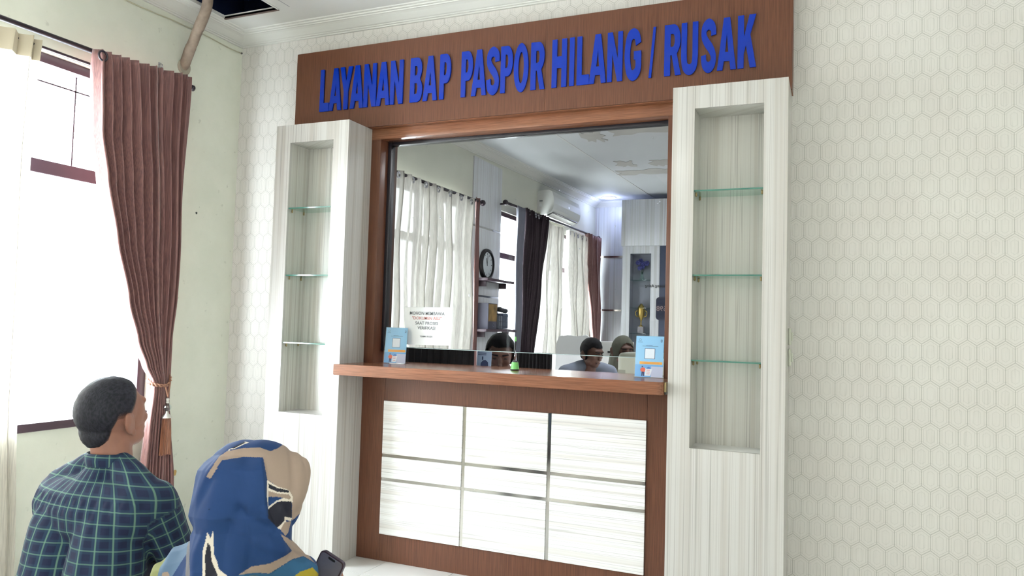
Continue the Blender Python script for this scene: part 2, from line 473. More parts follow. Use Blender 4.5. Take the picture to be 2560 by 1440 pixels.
def glass_mat(name, tint, ior=1.45, gain=1.0, dirt=False, refl=(1, 1, 1, 1)):
    m, nt, b = new_mat(name); g = G(nt)
    nt.nodes.remove(b); out = nt.nodes['Material Output']
    tp = nt.nodes.new('ShaderNodeBsdfTransparent'); tp.inputs[0].default_value = tint
    gl = nt.nodes.new('ShaderNodeBsdfGlossy'); gl.inputs['Roughness'].default_value = 0.0; gl.inputs['Color'].default_value = refl
    fr = nt.nodes.new('ShaderNodeFresnel'); fr.inputs['IOR'].default_value = ior
    mx = nt.nodes.new('ShaderNodeMixShader'); ge = nt.nodes.new('ShaderNodeNewGeometry')
    g.link(g.m('MULTIPLY', g.m('MULTIPLY', fr.outputs[0], gain), g.m('SUBTRACT', 1.0, ge.outputs['Backfacing'])), mx.inputs[0])
    g.link(tp.outputs[0], mx.inputs[1]); g.link(gl.outputs[0], mx.inputs[2])
    last = mx.outputs[0]
    if dirt:
        X, Y, Z = g.coords()
        n = g.noise(g.vec(X, 0.0, Z), 26.0, 3.0, 0.55); n2 = g.noise(g.vec(X, 1.0, Z), 2.2, 1.0)
        k = g.m('MULTIPLY', g.m('MULTIPLY', g.step(n, 0.705, 0.74), g.step(n2, 0.45, 0.6)), 0.55)
        df = nt.nodes.new('ShaderNodeBsdfDiffuse'); df.inputs[0].default_value = lin(225, 228, 232)
        m2 = nt.nodes.new('ShaderNodeMixShader'); g.link(k, m2.inputs[0]); g.link(last, m2.inputs[1]); g.link(df.outputs[0], m2.inputs[2]); last = m2.outputs[0]
    g.link(last, out.inputs['Surface'])
    return m

def plaid_mat():
    m, nt, b = new_mat('plaid_cotton'); g = G(nt)
    a = g.attr('weave'); sp = nt.nodes.new('ShaderNodeSeparateXYZ'); g.link(a.outputs['Vector'], sp.inputs[0])
    U, V = sp.outputs[0], sp.outputs[1]
    per = 0.037
    def lines(c, off, w):
        f = g.m('SUBTRACT', g.m('FLOORED_MODULO', g.m('ADD', c, off), per), per/2)
        return g.m('SUBTRACT', 1.0, g.step(g.m('ABSOLUTE', f), w*0.35, w))
    def band(c, off, w):
        f = g.m('SUBTRACT', g.m('FLOORED_MODULO', g.m('ADD', c, off), per), per/2)
        return g.m('SUBTRACT', 1.0, g.step(g.m('ABSOLUTE', f), w*0.8, w))
    base = lin(20, 30, 64)
    c = g.mix(g.m('MULTIPLY', band(U, 0.0, 0.010), 0.55), base, lin(32, 62, 88))
    c = g.mix(g.m('MULTIPLY', band(V, 0.0, 0.010), 0.5), c, lin(30, 60, 84))
    c = g.mix(g.m('MULTIPLY', lines(U, 0.0, 0.0026), 0.55), c, lin(122, 164, 136))
    c = g.mix(g.m('MULTIPLY', lines(V, 0.0, 0.0026), 0.48), c, lin(116, 158, 132))
    g.link(c, b.inputs['Base Color']); b.inputs['Roughness'].default_value = 0.85; b.inputs['Sheen Weight'].default_value = 0.03
    out = nt.nodes['Material Output']; tr = nt.nodes.new('ShaderNodeBsdfTranslucent'); g.link(c, tr.inputs['Color'])
    mx = nt.nodes.new('ShaderNodeMixShader'); mx.inputs[0].default_value = 0.08
    g.link(b.outputs[0], mx.inputs[1]); g.link(tr.outputs[0], mx.inputs[2]); g.link(mx.outputs[0], out.inputs['Surface'])
    return m

def vcol_mat(name, rough=0.8, sheen=0.0, weave=True):
    m, nt, b = new_mat(name); g = G(nt)
    a = g.attr('print'); g.link(a.outputs['Color'], b.inputs['Base Color'])
    b.inputs['Roughness'].default_value = rough; b.inputs['Sheen Weight'].default_value = sheen
    if weave:
        X, Y, Z = g.coords(); n = g.noise(g.vec(X, Y, Z), 900.0, 1.0)
        bp = nt.nodes.new('ShaderNodeBump'); bp.inputs['Strength'].default_value = 0.15; bp.inputs['Distance'].default_value = 0.001
        g.link(n, bp.inputs['Height']); g.link(bp.outputs[0], b.inputs['Normal'])
    return m

def fade_hair_mat():
    m, nt, b = new_mat('faded_short_hair'); g = G(nt)
    f = g.attr('fade').outputs['Fac']; X, Y, Z = g.coords()
    n = g.noise(g.vec(X, Y, Z), 420.0, 2.0); n2 = g.noise(g.vec(g.m('MULTIPLY', X, 3.0), Y, Z), 90.0, 3.0)
    k = g.step(g.m('ADD', f, g.m('MULTIPLY', g.m('SUBTRACT', n, 0.5), 0.55)), 0.12, 0.62)
    dark = g.mix(g.step(n2, 0.3, 0.7), lin(40, 40, 50), lin(20, 20, 26))
    g.link(g.mix(k, lin(126, 88, 74), dark), b.inputs['Base Color'])
    b.inputs['Roughness'].default_value = 0.6; b.inputs['Specular IOR Level'].default_value = 0.3
    bp = nt.nodes.new('ShaderNodeBump'); bp.inputs['Strength'].default_value = 0.35; bp.inputs['Distance'].default_value = 0.002
    g.link(n, bp.inputs['Height']); g.link(bp.outputs[0], b.inputs['Normal'])
    return m

M = dict(
    fade_hair=fade_hair_mat(),
    wallpaper=wallpaper_mat(), plaster=plaster_mat(),
    lam_v=laminate('white_laminate_upright_grain', True), lam_v2=laminate('white_laminate_niche', True, (200, 198, 190), (146, 140, 132), 21.0, 0.25),
    lam_h=laminate('white_laminate_lying_grain', False, (244, 243, 241), (204, 200, 197), 5.0, 0.10),
    lam_off=laminate('office_laminate', True, (222, 224, 228), (180, 182, 188), 31.0, 0.2),
    teak_v=teak('teak_laminate_upright'), teak_h=teak('teak_laminate_lying', False, 0.24, (146, 97, 72), (118, 76, 55)),
    ceil=simple('ceiling_white', (226, 225, 220), 0.7, noise_amt=0.05, noise_scale=1.5), cornice=simple('cornice_white', (222, 221, 214), 0.55),
    blue=simple('blue_acrylic', (0, 44, 158), 0.22, coat=0.12, spec=0.3), black=simple('black_aluminium', (38, 36, 42), 0.35),
    steel=simple('polished_steel', (206, 203, 198), 0.12, metal=1.0), chrome=simple('chrome', (200, 200, 205), 0.2, metal=1.0),
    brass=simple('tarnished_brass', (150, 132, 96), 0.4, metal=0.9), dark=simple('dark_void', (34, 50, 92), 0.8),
    brown_cloth=curtain_mat('brown_satin', (142, 100, 94), (112, 78, 76)), dark_cloth=curtain_mat('dark_plum_cloth', (50, 33, 43), (42, 28, 38), 0.8, 0.0),
    grey_cloth=curtain_mat('grey_cloth', (120, 122, 136), (104, 106, 120)), slot_shade_cloth=curtain_mat('slot_shade_cloth', (16, 14, 20), (10, 9, 14), 0.8, 0.1),
    sheer=sheer_mat('cream_sheer', (240, 234, 222), 0.08, 0.19), sheer_office=sheer_mat('grey_sheer', (230, 226, 218), 0.038, 0.038),
    frame=simple('dark_window_wood', (70, 52, 62), 0.45), rod=simple('curtain_rod_dark', (46, 36, 44), 0.35),
    pane=glass_mat('window_pane', (0.96, 0.98, 0.98, 1), 1.3), service_glass=glass_mat('service_glass', (0.70, 0.70, 0.69, 1), 1.2, 0.25, True),
    shelf_glass=glass_mat('shelf_glass', (0.78, 0.90, 0.86, 1), 1.5), shelf_edge=simple('green_glass_edge', (60, 112, 98), 0.1, spec=0.7),
    acrylic=glass_mat('clear_acrylic', (0.97, 0.98, 0.99, 1), 1.35), crystal=glass_mat('crystal', (0.86, 0.90, 0.92, 1), 1.7, 1.6),
    white=simple('white_plastic', (228, 228, 224), 0.4), cream=simple('cream_plastic', (206, 208, 192), 0.45), paper=simple('white_paper', (244, 246, 246), 0.7),
    ink=simple('grey_ink', (120, 124, 128), 0.8), red_ink=simple('red_ink', (206, 140, 136), 0.8),
    green=simple('green_plastic', (120, 200, 110), 0.3), black_plastic=simple('black_plastic', (24, 24, 28), 0.3),
    pipe=simple('wrapped_pipe', (148, 130, 115), 0.75, noise_amt=0.25, noise_scale=30, bump=0.6), cable=simple('cream_cable', (190, 186, 160), 0.6),
    tile=simple('white_floor_tile', (238, 237, 233), 0.16, coat=0.5, noise_amt=0.06, noise_scale=3), grout=simple('tile_grout', (150, 142, 128), 0.8),
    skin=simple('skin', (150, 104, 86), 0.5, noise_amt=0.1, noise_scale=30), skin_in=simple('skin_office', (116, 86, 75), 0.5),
    hair=simple('black_hair', (30, 30, 36), 0.7, spec=0.25, bump=0.6, noise_amt=0.4, noise_scale=220), plaid=plaid_mat(),
    yellow=simple('mustard_cloth', (168, 152, 34), 0.85), trousers=simple('dark_trousers', (40, 40, 52), 0.85),
    gold=simple('gold', (196, 168, 96), 0.28, metal=1.0), gold_cord=simple('bronze_cord', (150, 106, 84), 0.5, bump=0.8, noise_scale=160),
    tassel=curtain_mat('tassel_thread', (168, 112, 84), (104, 64, 50), 0.45, 0.3), silver=simple('satin_silver', (216, 212, 204), 0.3, metal=0.7),
)
# ------------------------------------------------------------------ the shell of the waiting room
CZ = 3.200                       # ceiling height
def struct(o, label, cat): return tag(o, label, cat, kind='structure')

# floor: grout bed with single tiles
fl = struct(thing('floor', 'white tiled floor of the waiting room', 'floor', (3, -4, 0)), None, None)
mesh('grout_bed', [(0, -8, -.012), (6, -8, -.012), (6, 0.15, -.012), (0, 0.15, -.012), (0, -8, -.06), (6, -8, -.06), (6, .15, -.06), (0, .15, -.06)],
     [(0, 1, 2, 3), (7, 6, 5, 4), (0, 4, 5, 1), (1, 5, 6, 2), (2, 6, 7, 3), (3, 7, 4, 0)], M['grout'], fl)
TS = 0.4255
xs = [0.0] + [1.295+TS*k for k in range(-3, 12) if 0.02 < 1.295+TS*k < 5.98] + [6.0]
ys = [0.0] + [-0.30-TS*k for k in range(0, 18)] + [-8.0]
tile_cache = {}
for i in range(len(xs)-1):
    for j in range(len(ys)-1):
        w, d = xs[i+1]-xs[i]-.003, ys[j]-ys[j+1]-.003
        if w < .02 or d < .02: continue
        k = (round(w, 4), round(d, 4))
        if k not in tile_cache:
            bm = bmesh.new(); add_box(bm, -w/2, w/2, -d/2, d/2, -.011, 0)
            bmesh.ops.recalc_face_normals(bm, faces=bm.faces)
            me = bpy.data.meshes.new('floor_tile'); bm.to_mesh(me); bm.free(); me.materials.append(M['tile']); tile_cache[k] = me
        t = bpy.data.objects.new('floor_tile', tile_cache[k]); COL.objects.link(t)
        t.location = ((xs[i]+xs[i+1])/2, (ys[j]+ys[j+1])/2, random.uniform(-.0006, 0))
        attach(t, fl)

W1 = (-3.45, -0.60, 0.80, 2.66); W2 = (-7.7, -4.5, 0.80, 2.66)
wl = holed_slab('wall_left', 'x', [-8, W2[0], W2[1], W1[0], W1[1], 0.0], [0, .8, 2.66, 3.3], [W1, W2], -0.15, 0.0, M['plaster'])
struct(wl, 'pale green plastered wall left of the service counter', 'wall')
wb = holed_slab('wall_back', 'y', [0, 1.10, 2.905, 6.0], [0, 1.02, 2.50, 3.3], [(1.10, 2.905, 1.02, 2.50)], 0.0, 0.15, M['wallpaper'])
struct(wb, 'cream wall with honeycomb patterned wallpaper behind the counter', 'wall')
W_FILL = (-7.55, -3.55, 0.80, 2.66)  # opening of the window added in the unseen right wall for fill light
wr = holed_slab('wall_right', 'x', [-8, W_FILL[0], W_FILL[1], .15], [0, .8, 2.66, 3.3], [W_FILL], 6.0, 6.15, M['plaster']); struct(wr, 'pale green plastered wall at the far right of the waiting room', 'wall')
wf = box('wall_front', -.15, 6.15, -8.15, -8, 0, 3.3, M['wallpaper']); struct(wf, 'cream papered wall opposite the service counter', 'wall')
HX0, HX1, HY0, HY1 = 0.155, 0.563, -1.30, -0.325
ce = holed_slab('ceiling', 'z', [-.15, HX0, HX1, 6.15], [-8.15, HY0, HY1, 0.15], [(HX0, HX1, HY0, HY1)], CZ, CZ+.02, M['ceil'])
struct(ce, 'white ceiling with an open inspection hole near the corner', 'ceiling')
# dark roof void above the hole
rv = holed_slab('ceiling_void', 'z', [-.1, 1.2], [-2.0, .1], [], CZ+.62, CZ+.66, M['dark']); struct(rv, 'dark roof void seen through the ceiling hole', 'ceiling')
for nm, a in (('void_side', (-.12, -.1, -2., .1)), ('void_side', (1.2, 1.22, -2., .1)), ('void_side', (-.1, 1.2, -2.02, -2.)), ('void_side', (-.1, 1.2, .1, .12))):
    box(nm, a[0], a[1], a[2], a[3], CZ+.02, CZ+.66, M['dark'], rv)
# timber batten around the hole
hb = struct(thing('trim_hole', 'raw edge strips framing the ceiling hole', 'trim', (.3, -.7, CZ)), None, None)
box('edge_strip', HX0-.004, HX1+.004, HY1, HY1+.012, CZ-.004, CZ+.012, simple('raw_edge', (120, 102, 96), .8), hb)
box('edge_strip', HX1, HX1+.014, HY0, HY1, CZ-.003, CZ+.018, M['white'], hb)
cr = mesh('trim_ceiling_joint', [(.655, -1.5, CZ-.001), (.661, -1.5, CZ-.001), (.661, -.33, CZ-.001), (.655, -.33, CZ-.001)], [(0, 1, 2, 3)], simple('joint_grey', (170, 170, 172), .9))  # plain grey line along the ceiling joint
struct(cr, 'thin joint line in the ceiling beside the hole', 'trim')

PROF = [(0, .088), (.010, .088), (.011, .078), (.020, .076), (.022, .070), (.030, .066), (.045, .052), (.062, .036), (.075, .028), (.082, .027), (.084, .020), (.094, .018), (.096, .009), (.108, .007), (.112, 0.0)]
def cornice(name, a0, a1, fn, label, m0=1, m1=0, cz=lambda a: CZ, sp=1.34, sh=.66):
    """profile swept from a0 to a1; m = mitre factor at each end; fn(a, p, z) -> point"""
    vs, fs = [], []
    for (p, h) in [(p*sp, h*sh) for p, h in PROF]:
        vs.append(fn(a0+m0*p, p, cz(a0+m0*p)-h)); vs.append(fn(a1-m1*p, p, cz(a1-m1*p)-h))
    for i in range(len(PROF)-1):
        fs.append((2*i, 2*i+1, 2*i+3, 2*i+2))
    o = mesh(name, vs, fs, M['cornice']); 
    return struct(o, label, 'cornice')
cornice('trim_cornice_back', 0, 6.0, lambda a, p, z: (a, -p, z), 'white stepped cornice above the papered wall')
cornice('trim_cornice_left', 0, 8.0, lambda a, p, z: (p, -a, z), 'white stepped cornice above the green wall')

# windows of the waiting room
def window(name, y0, y1, z0, z1, label, ztr=2.09, nm=3, bars=True, x=-0.075):
    w = struct(thing(name, label, 'window', (0, (y0+y1)/2, z0)), None, None)
    m = M['frame']; t = .055
    box('frame_head', x-.04, x+.04, y0, y1, z1-.05, z1, m, w, .003); box('frame_sill', x-.06, x+.087, y0-.01, y1+.01, z0-.03, z0+.012, m, w, .003)
    for k in range(nm+1):
        yy = y0+(y1-y0-t)*k/nm; box('frame_stile', x-.035, x+.035, yy, yy+t, z0+.012, z1-.05, m, w, .003)
    for k in range(nm):
        a, b = y0+(y1-y0-t)*k/nm+t, y0+(y1-y0-t)*(k+1)/nm
        box('transom', x-.032, x+.032, a, b, ztr-.035, ztr+.035, m, w, .003)
        box('pane', x-.002, x+.002, a, b, z0+.012, ztr-.035, M['pane'], w)
        box('pane', x-.002, x+.002, a, b, ztr+.035, z1-.05, M['pane'], w)
        if bars:
            for zz in (z1-.13,):
                box('security_bar', x-.03, x-.022, a, b, zz, zz+.008, m, w)
            box('security_bar', x-.03, x-.022, (a+b)/2, (a+b)/2+.008, ztr+.035, z1-.05, m, w)
    return w
window('window_1', *W1, 'tall dark framed window beside the brown tied curtain')
window('window_fill', *W_FILL, 'wide dark framed window added for fill light in the unseen right wall', x=6.075)
window('window_2', *W2, 'tall dark framed window towards the rear of the waiting room')

# ------------------------------------------------------------------ sign above the service window
YH = -0.1095
sg = thing('counter_sign', 'long brown wooden sign board with raised blue letters LAYANAN BAP PASPOR HILANG / RUSAK', 'sign', (2, YH, 2.504))
for a, b in ((0.549, 0.9527), (0.9533, 2.1977), (2.1983, 3.437)):
    box('sign_panel', a, b, YH, -0.001, 2.504, 3.002, M['teak_v'], sg, .0004, 1)
box('sign_underside', 0.549, 3.437, YH+.012, -0.001, 2.5005, 2.504, M['teak_h'], sg)

def arc(cx, cy, rx, ry, a0, a1, n=8):
    return [(cx+rx*math.cos(a0+(a1-a0)*i/n), cy+ry*math.sin(a0+(a1-a0)*i/n)) for i in range(n+1)]
def stroke(pts, half=0.5, sub=6):
    P = [Vector((x, y)) for x, y in pts]; path = []
    for i in range(len(P)-1):
        a, b, c, d = P[max(i-1, 0)], P[i], P[i+1], P[min(i+2, len(P)-1)]
        for s in range(sub):
            t = s/sub; path.append(0.5*((2*b)+(c-a)*t+(2*a-5*b+4*c-d)*t*t+(3*b-a-3*c+d)*t**3))
    path.append(P[-1]); A, B = [], []
    for i, p in enumerate(path):
        t = (path[min(i+1, len(path)-1)]-path[max(i-1, 0)]).normalized(); n = Vector((-t.y, t.x))*half
        A.append(p+n); B.append(p-n)
    return [((p.x)/3.0, (p.y)/5.0) for p in A+B[::-1]]
h = PI/2
GL = {
 'L': [[(0,0),(1,0),(1,.2),(.4,.2),(.4,1),(0,1)]],
 'A': [[(0,0),(.29,0),(.36,.17),(.66,.17),(.71,0),(1,0),(.67,1),(.34,1)], [(.42,.34),(.59,.34),(.505,.70)]],
 'Y': [[(.33,0),(.66,0),(.66,.42),(1,1),(.67,1),(.5,.64),(.34,1),(0,1),(.33,.42)]],
 'N': [[(0,0),(.31,0),(.31,.58),(.67,0),(1,0),(1,1),(.69,1),(.69,.44),(.33,1),(0,1)]],
 'B': [[(0,0),(.6,0)]+arc(.6,.27,.4,.27,-h,h*.62)+[(.8,.525)]+arc(.58,.755,.36,.245,-h*.3,h)+[(0,1)],
       [(.36,.18),(.52,.18)]+arc(.52,.305,.1,.125,-h,h,5)+[(.36,.43)], [(.36,.60),(.50,.60)]+arc(.50,.71,.1,.11,-h,h,5)+[(.36,.82)]],
 'P': [[(0,0),(.38,0),(.38,.35),(.58,.35)]+arc(.58,.675,.42,.325,-h,h,10)+[(0,1)], [(.38,.53),(.5,.53)]+arc(.5,.675,.13,.145,-h,h,6)+[(.38,.82)]],
 'R': [[(0,0),(.36,0),(.36,.4),(.44,.4),(.66,0),(1,0),(.74,.42)]+arc(.56,.70,.40,.30,-h*.62,h,10)+[(0,1)], [(.36,.56),(.5,.56)]+arc(.5,.69,.12,.13,-h,h,6)+[(.36,.82)]],
 'S': [stroke([(2.48,3.45),(2.35,4.15),(1.5,4.5),(.68,4.15),(.55,3.45),(1.05,2.85),(1.95,2.2),(2.46,1.5),(2.28,.82),(1.5,.5),(.68,.85),(.5,1.65)])],
 'O': [arc(.5,.5,.5,.5,0,4*h,32)[:-1], arc(.5,.5,.19,.32,0,4*h,24)[:-1]],
 'G': [stroke([(2.5,3.5),(2.2,4.25),(1.5,4.5),(.8,4.05),(.5,2.5),(.8,.95),(1.5,.5),(2.2,.75),(2.5,1.25),(2.5,2.0)]), [(.56,.402),(1.0,.402),(1.0,.56),(.56,.56)]],
 'U': [stroke([(.5,5),(.5,3.4),(.5,1.7),(.75,.8),(1.5,.5),(2.25,.8),(2.5,1.7),(2.5,3.4),(2.5,5)])],
 'H': [[(0,0),(.34,0),(.34,.40),(.66,.40),(.66,0),(1,0),(1,1),(.66,1),(.66,.64),(.34,.64),(.34,1),(0,1)]],
 'I': [[(0,0),(1,0),(1,1),(0,1)]],
 'K': [[(0,0),(.33,0),(.33,.27),(.44,.43),(.66,0),(1,0),(.67,.63),(.98,1),(.62,1),(.33,.58),(.33,1),(0,1)]],
 '/': [[(0,0),(.38,0),(1,1),(.62,1)]],
}
LET = [('L',.739,.806),('A',.807,.895),('Y',.883,.972),('A',.959,1.053),('N',1.055,1.14),('A',1.142,1.235),('N',1.238,1.323),
 ('B',1.371,1.452),('A',1.456,1.548),('P',1.564,1.634),('P',1.70,1.771),('A',1.764,1.855),('S',1.856,1.933),('P',1.941,2.012),('O',2.019,2.104),('R',2.118,2.199),
 ('H',2.239,2.321),('I',2.337,2.363),('L',2.378,2.445),('A',2.445,2.536),('N',2.542,2.622),('G',2.633,2.718),('/',2.758,2.792),
 ('R',2.836,2.919),('U',2.92,3.001),('S',3.016,3.088),('A',3.093,3.182),('K',3.189,3.275)]
for ch, a, b in LET:
    ov = 0.006 if ch in 'OSGU' else 0.0
    z0, z1 = 2.622-ov*(1), 2.880+(0 if ch == 'U' else ov)
    polys = [[(a+(b-a)*x, z0+(z1-z0)*y) for x, y in pl] for pl in GL[ch]]
    me = polyline_curve_mesh(polys, .011, lambda x, y, z: Vector((x, YH-.0058-z, y)), .0)
    o = link('letter', me, M['blue'], sg)
    o['label'] = 'raised blue acrylic letter %s' % ('stroke' if ch == '/' else ch)

# ------------------------------------------------------------------ display columns
XL0, XL1, XR0, XR1, YC = 0.5765, 1.0889, 2.9186, 3.4308, -0.2975
NZ0, NZ1, NB = 0.825, 2.393, -0.1215
def column(x0, x1, label, seed):
    c = thing('display_column', label, 'display cabinet', ((x0+x1)/2, -.15, 0), 'white display columns flanking the counter')
    n0, n1 = x0+.1025, x1-.1025
    # front board with its opening, sides, top and the niche lining
    holed_slab('front_board', 'y', [x0, n0, n1, x1], [0, NZ0, NZ1, 2.5], [(n0, n1, NZ0, NZ1)], YC, YC+.018, M['lam_v'], c)
    box('side_board', x0, x0+.018, YC+.018, -.001, 0, 2.5, M['lam_v'], c); box('side_board', x1-.018, x1, YC+.018, -.001, 0, 2.5, M['lam_v'], c)
    box('top_board', x0+.018, x1-.018, YC+.018, -.001, 2.482, 2.5, M['lam_v'], c)
    box('niche_side', n0-.016, n0, YC+.018, NB, NZ0-.016, NZ1+.016, M['lam_v2'], c); box('niche_side', n1, n1+.016, YC+.018, NB, NZ0-.016, NZ1+.016, M['lam_v2'], c)
    box('niche_top', n0, n1, YC+.018, NB, NZ1, NZ1+.016, M['lam_v2'], c); box('niche_floor', n0, n1, YC+.018, NB, NZ0-.016, NZ0, M['lam_h'], c)
    box('niche_back', n0-.016, n1+.016, NB, NB+.012, NZ0-.016, NZ1+.016, M['lam_v2'], c)
    for z in (2.008, 1.615, 1.2235):
        s = box('glass_shelf', n0+.001, n1-.001, YC+.012, NB-.001, z-.004, z+.003, M['shelf_glass'], c)
        box('polished_edge', n0+.001, n1-.001, YC+.0085, YC+.012, z-.004, z+.003, M['shelf_edge'], s)
        for px in (n0+.007, n1-.007):
            for py in (YC+.035, NB-.035):
                bm = bmesh.new(); bmesh.ops.create_cone(bm, cap_ends=True, segments=10, radius1=.005, radius2=.005, depth=.014, matrix=Matrix.Translation((px, py, z-.012)))
                bmesh.ops.create_icosphere(bm, subdivisions=1, radius=.006, matrix=Matrix.Translation((px, py, z-.019)))
                bmobj('shelf_peg', bm, M['brass'], c, True)
    return c
column(XL0, XL1, 'white streaked display column beside the green wall, three glass shelves', 0)
colR = column(XR0, XR1, 'white streaked display column beside the open wallpaper, three glass shelves', 4)
# a double socket on the right flank of the right-hand column
sk = thing('wall_socket', 'pair of small white plastic switches on the flank of the right-hand column', 'switch', (3.44, -.08, 1.2))
for z0, z1 in ((1.208, 1.287), (1.306, 1.384)):
    b = box('switch_plate', 3.4308, 3.442, -.105, -.032, z0, z1, M['cream'], sk, .004)
    box('rocker', 3.442, 3.449, -.085, -.052, z0+.02, z1-.02, M['cream'], b, .002)

# ------------------------------------------------------------------ service window, counter top, counter front
YF = -0.065
sw = struct(thing('window_3', 'service window with brown wooden frame and reflecting glass', 'window', (2, 0, 1.12)), None, None)
box('jamb', XL1, 1.154, YF, .12, 1.12, 2.437, M['teak_v'], sw, .0015); box('jamb', 2.851, XR0, YF, .12, 1.12, 2.437, M['teak_v'], sw, .0015)
box('head', XL1, XR0, YF, .12, 2.437, 2.5003, M['teak_h'], sw, .0015)
GY = .030
box('glazing_frame', 1.154, 1.176, GY-.016, GY+.03, 1.19, 2.437, M['black'], sw, .002); box('glazing_frame', 2.838, 2.851, GY-.012, GY+.03, 1.19, 2.437, M['black'], sw, .002)
box('glazing_frame', 1.176, 2.838, GY-.014, GY+.03, 2.417, 2.437, M['black'], sw, .002)
box('glass_pane', 1.176, 2.838, GY-.003, GY+.003, 1.214, 2.417, M['service_glass'], sw)
box('polished_edge', 1.176, 2.838, GY-.003, GY+.003, 1.211, 1.214, simple('glass_rim', (170, 190, 190), .15), sw)

bm = bmesh.new()
pts = [(XL1+.001, .20), (XL1+.001, -.3538)] + [(2.9106-.03+.03*math.sin(t*h/6), -.3538+.03-.03*math.cos(t*h/6)) for t in range(7)] + [(2.9106, .20)]
top = [bm.verts.new((x, y, 1.1194)) for x, y in pts]; bot = [bm.verts.new((x, y, 1.060)) for x, y in pts]
bm.faces.new(top); bm.faces.new(bot[::-1])
for i in range(len(pts)): j = (i+1) % len(pts); bm.faces.new([top[i], bot[i], bot[j], top[j]])
bmesh.ops.bevel(bm, geom=[e for e in bm.edges if abs(e.verts[0].co.z-e.verts[1].co.z) < 1e-6], offset=.002, segments=2, affect='EDGES')
ct = thing('wooden_counter', 'thick brown wooden counter top jutting out between the two white columns', 'counter', (2, -.1, 1.06))
bmobj('slab', bm, M['teak_h'], ct, angle=.5)
hg = box('hinge_plate', 2.9106, 2.9176, -.335, -.285, 1.074, 1.118, M['brass'], ct, .001)
box('hinge_gap', 2.9106, 2.9172, -.330, -.290, 1.062, 1.074, M['black_plastic'], ct)

cf = thing('panelled_counter', 'brown wooden counter front with nine glossy white panels and steel strips', 'counter front', (2, -.05, 0))
box('front_board', XL1+.0005, 1.2455, YF, -.001, 0, 1.060, M['teak_v'], cf, .0008, 1); box('front_board', 1.2465, 2.7725, YF, -.001, 0, 1.060, M['teak_v'], cf, .0008, 1)
box('front_board', 2.7735, XR0-.0005, YF, -.001, 0, 1.060, M['teak_v'], cf, .0008, 1)
PX = [(1.247, 1.757), (1.777, 2.253), (2.273, 2.772)]; PZ = [(.153, .453), (.471, .588), (.606, .907)]
for a, b in PX:
    for c, d in PZ:
        box('white_panel', a, b, YF-.012, YF-.0005, c, d, M['lam_h'], cf, .001, 1)
for a in (1.757, 2.253):
    box('steel_strip', a+.0005, a+.0195, YF-.007, YF-.0005, .153, .907, M['steel'], cf)
for c in (.453, .588):
    for a, b in ((1.247, 1.7565), (1.777, 2.2525), (2.273, 2.772)):
        box('steel_strip', a, b, YF-.007, YF-.0005, c+.0005, c+.0175, M['steel'], cf)

# added dark strips standing in for the dim interior seen through the slot
for (xa, xb, lb) in ((1.16, 1.645, 'added dark pleated strip for the dim interior behind the slot, beside the left leaflet stand'), (1.921, 2.14, 'added dark pleated strip for the dim interior behind the slot, right of the green pen stand')):
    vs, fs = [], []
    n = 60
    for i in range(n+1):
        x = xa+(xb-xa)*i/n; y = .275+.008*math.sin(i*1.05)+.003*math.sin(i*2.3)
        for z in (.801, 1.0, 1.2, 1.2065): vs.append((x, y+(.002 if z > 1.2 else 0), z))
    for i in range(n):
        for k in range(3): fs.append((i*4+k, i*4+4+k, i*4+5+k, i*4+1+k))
    o = mesh('slot_shade_strip', vs, fs, M['slot_shade_cloth'], None, True); tag(o, lb, 'cloth', 'added dark strips behind the counter slot')
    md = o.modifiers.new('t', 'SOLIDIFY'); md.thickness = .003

# ------------------------------------------------------------------ paper notice on the glass
pn = thing('paper_notice', 'white paper notice with faint printed capitals taped to the service glass', 'notice', (1.45, .02, 1.232))
vs = [(1.298, GY-.0042, 1.450), (1.318, GY-.0042, 1.232), (1.602, GY-.0042, 1.234), (1.600, GY-.0042, 1.453)]
mesh('sheet', [(x, y, z) for x, y, z in vs]+[(x, y+.0006, z) for x, y, z in vs], [(0, 1, 2, 3), (7, 6, 5, 4), (0, 4, 5, 1), (1, 5, 6, 2), (2, 6, 7, 3), (3, 7, 4, 0)], M['paper'], pn)
for t, z, sz, mm in (('MOHON MEMBAWA', 1.407, .025, 'ink'), ('"DOKUMEN ASLI"', 1.379, .025, 'red_ink'), ('SAAT PROSES', 1.350, .025, 'ink'), ('VERIFIKASI', 1.322, .025, 'ink'), ('TERIMA KASIH', 1.277, .013, 'ink')):
    flat_text(t, sz, (1.452, GY-.0048, z), M[mm], pn, 'printed_line')

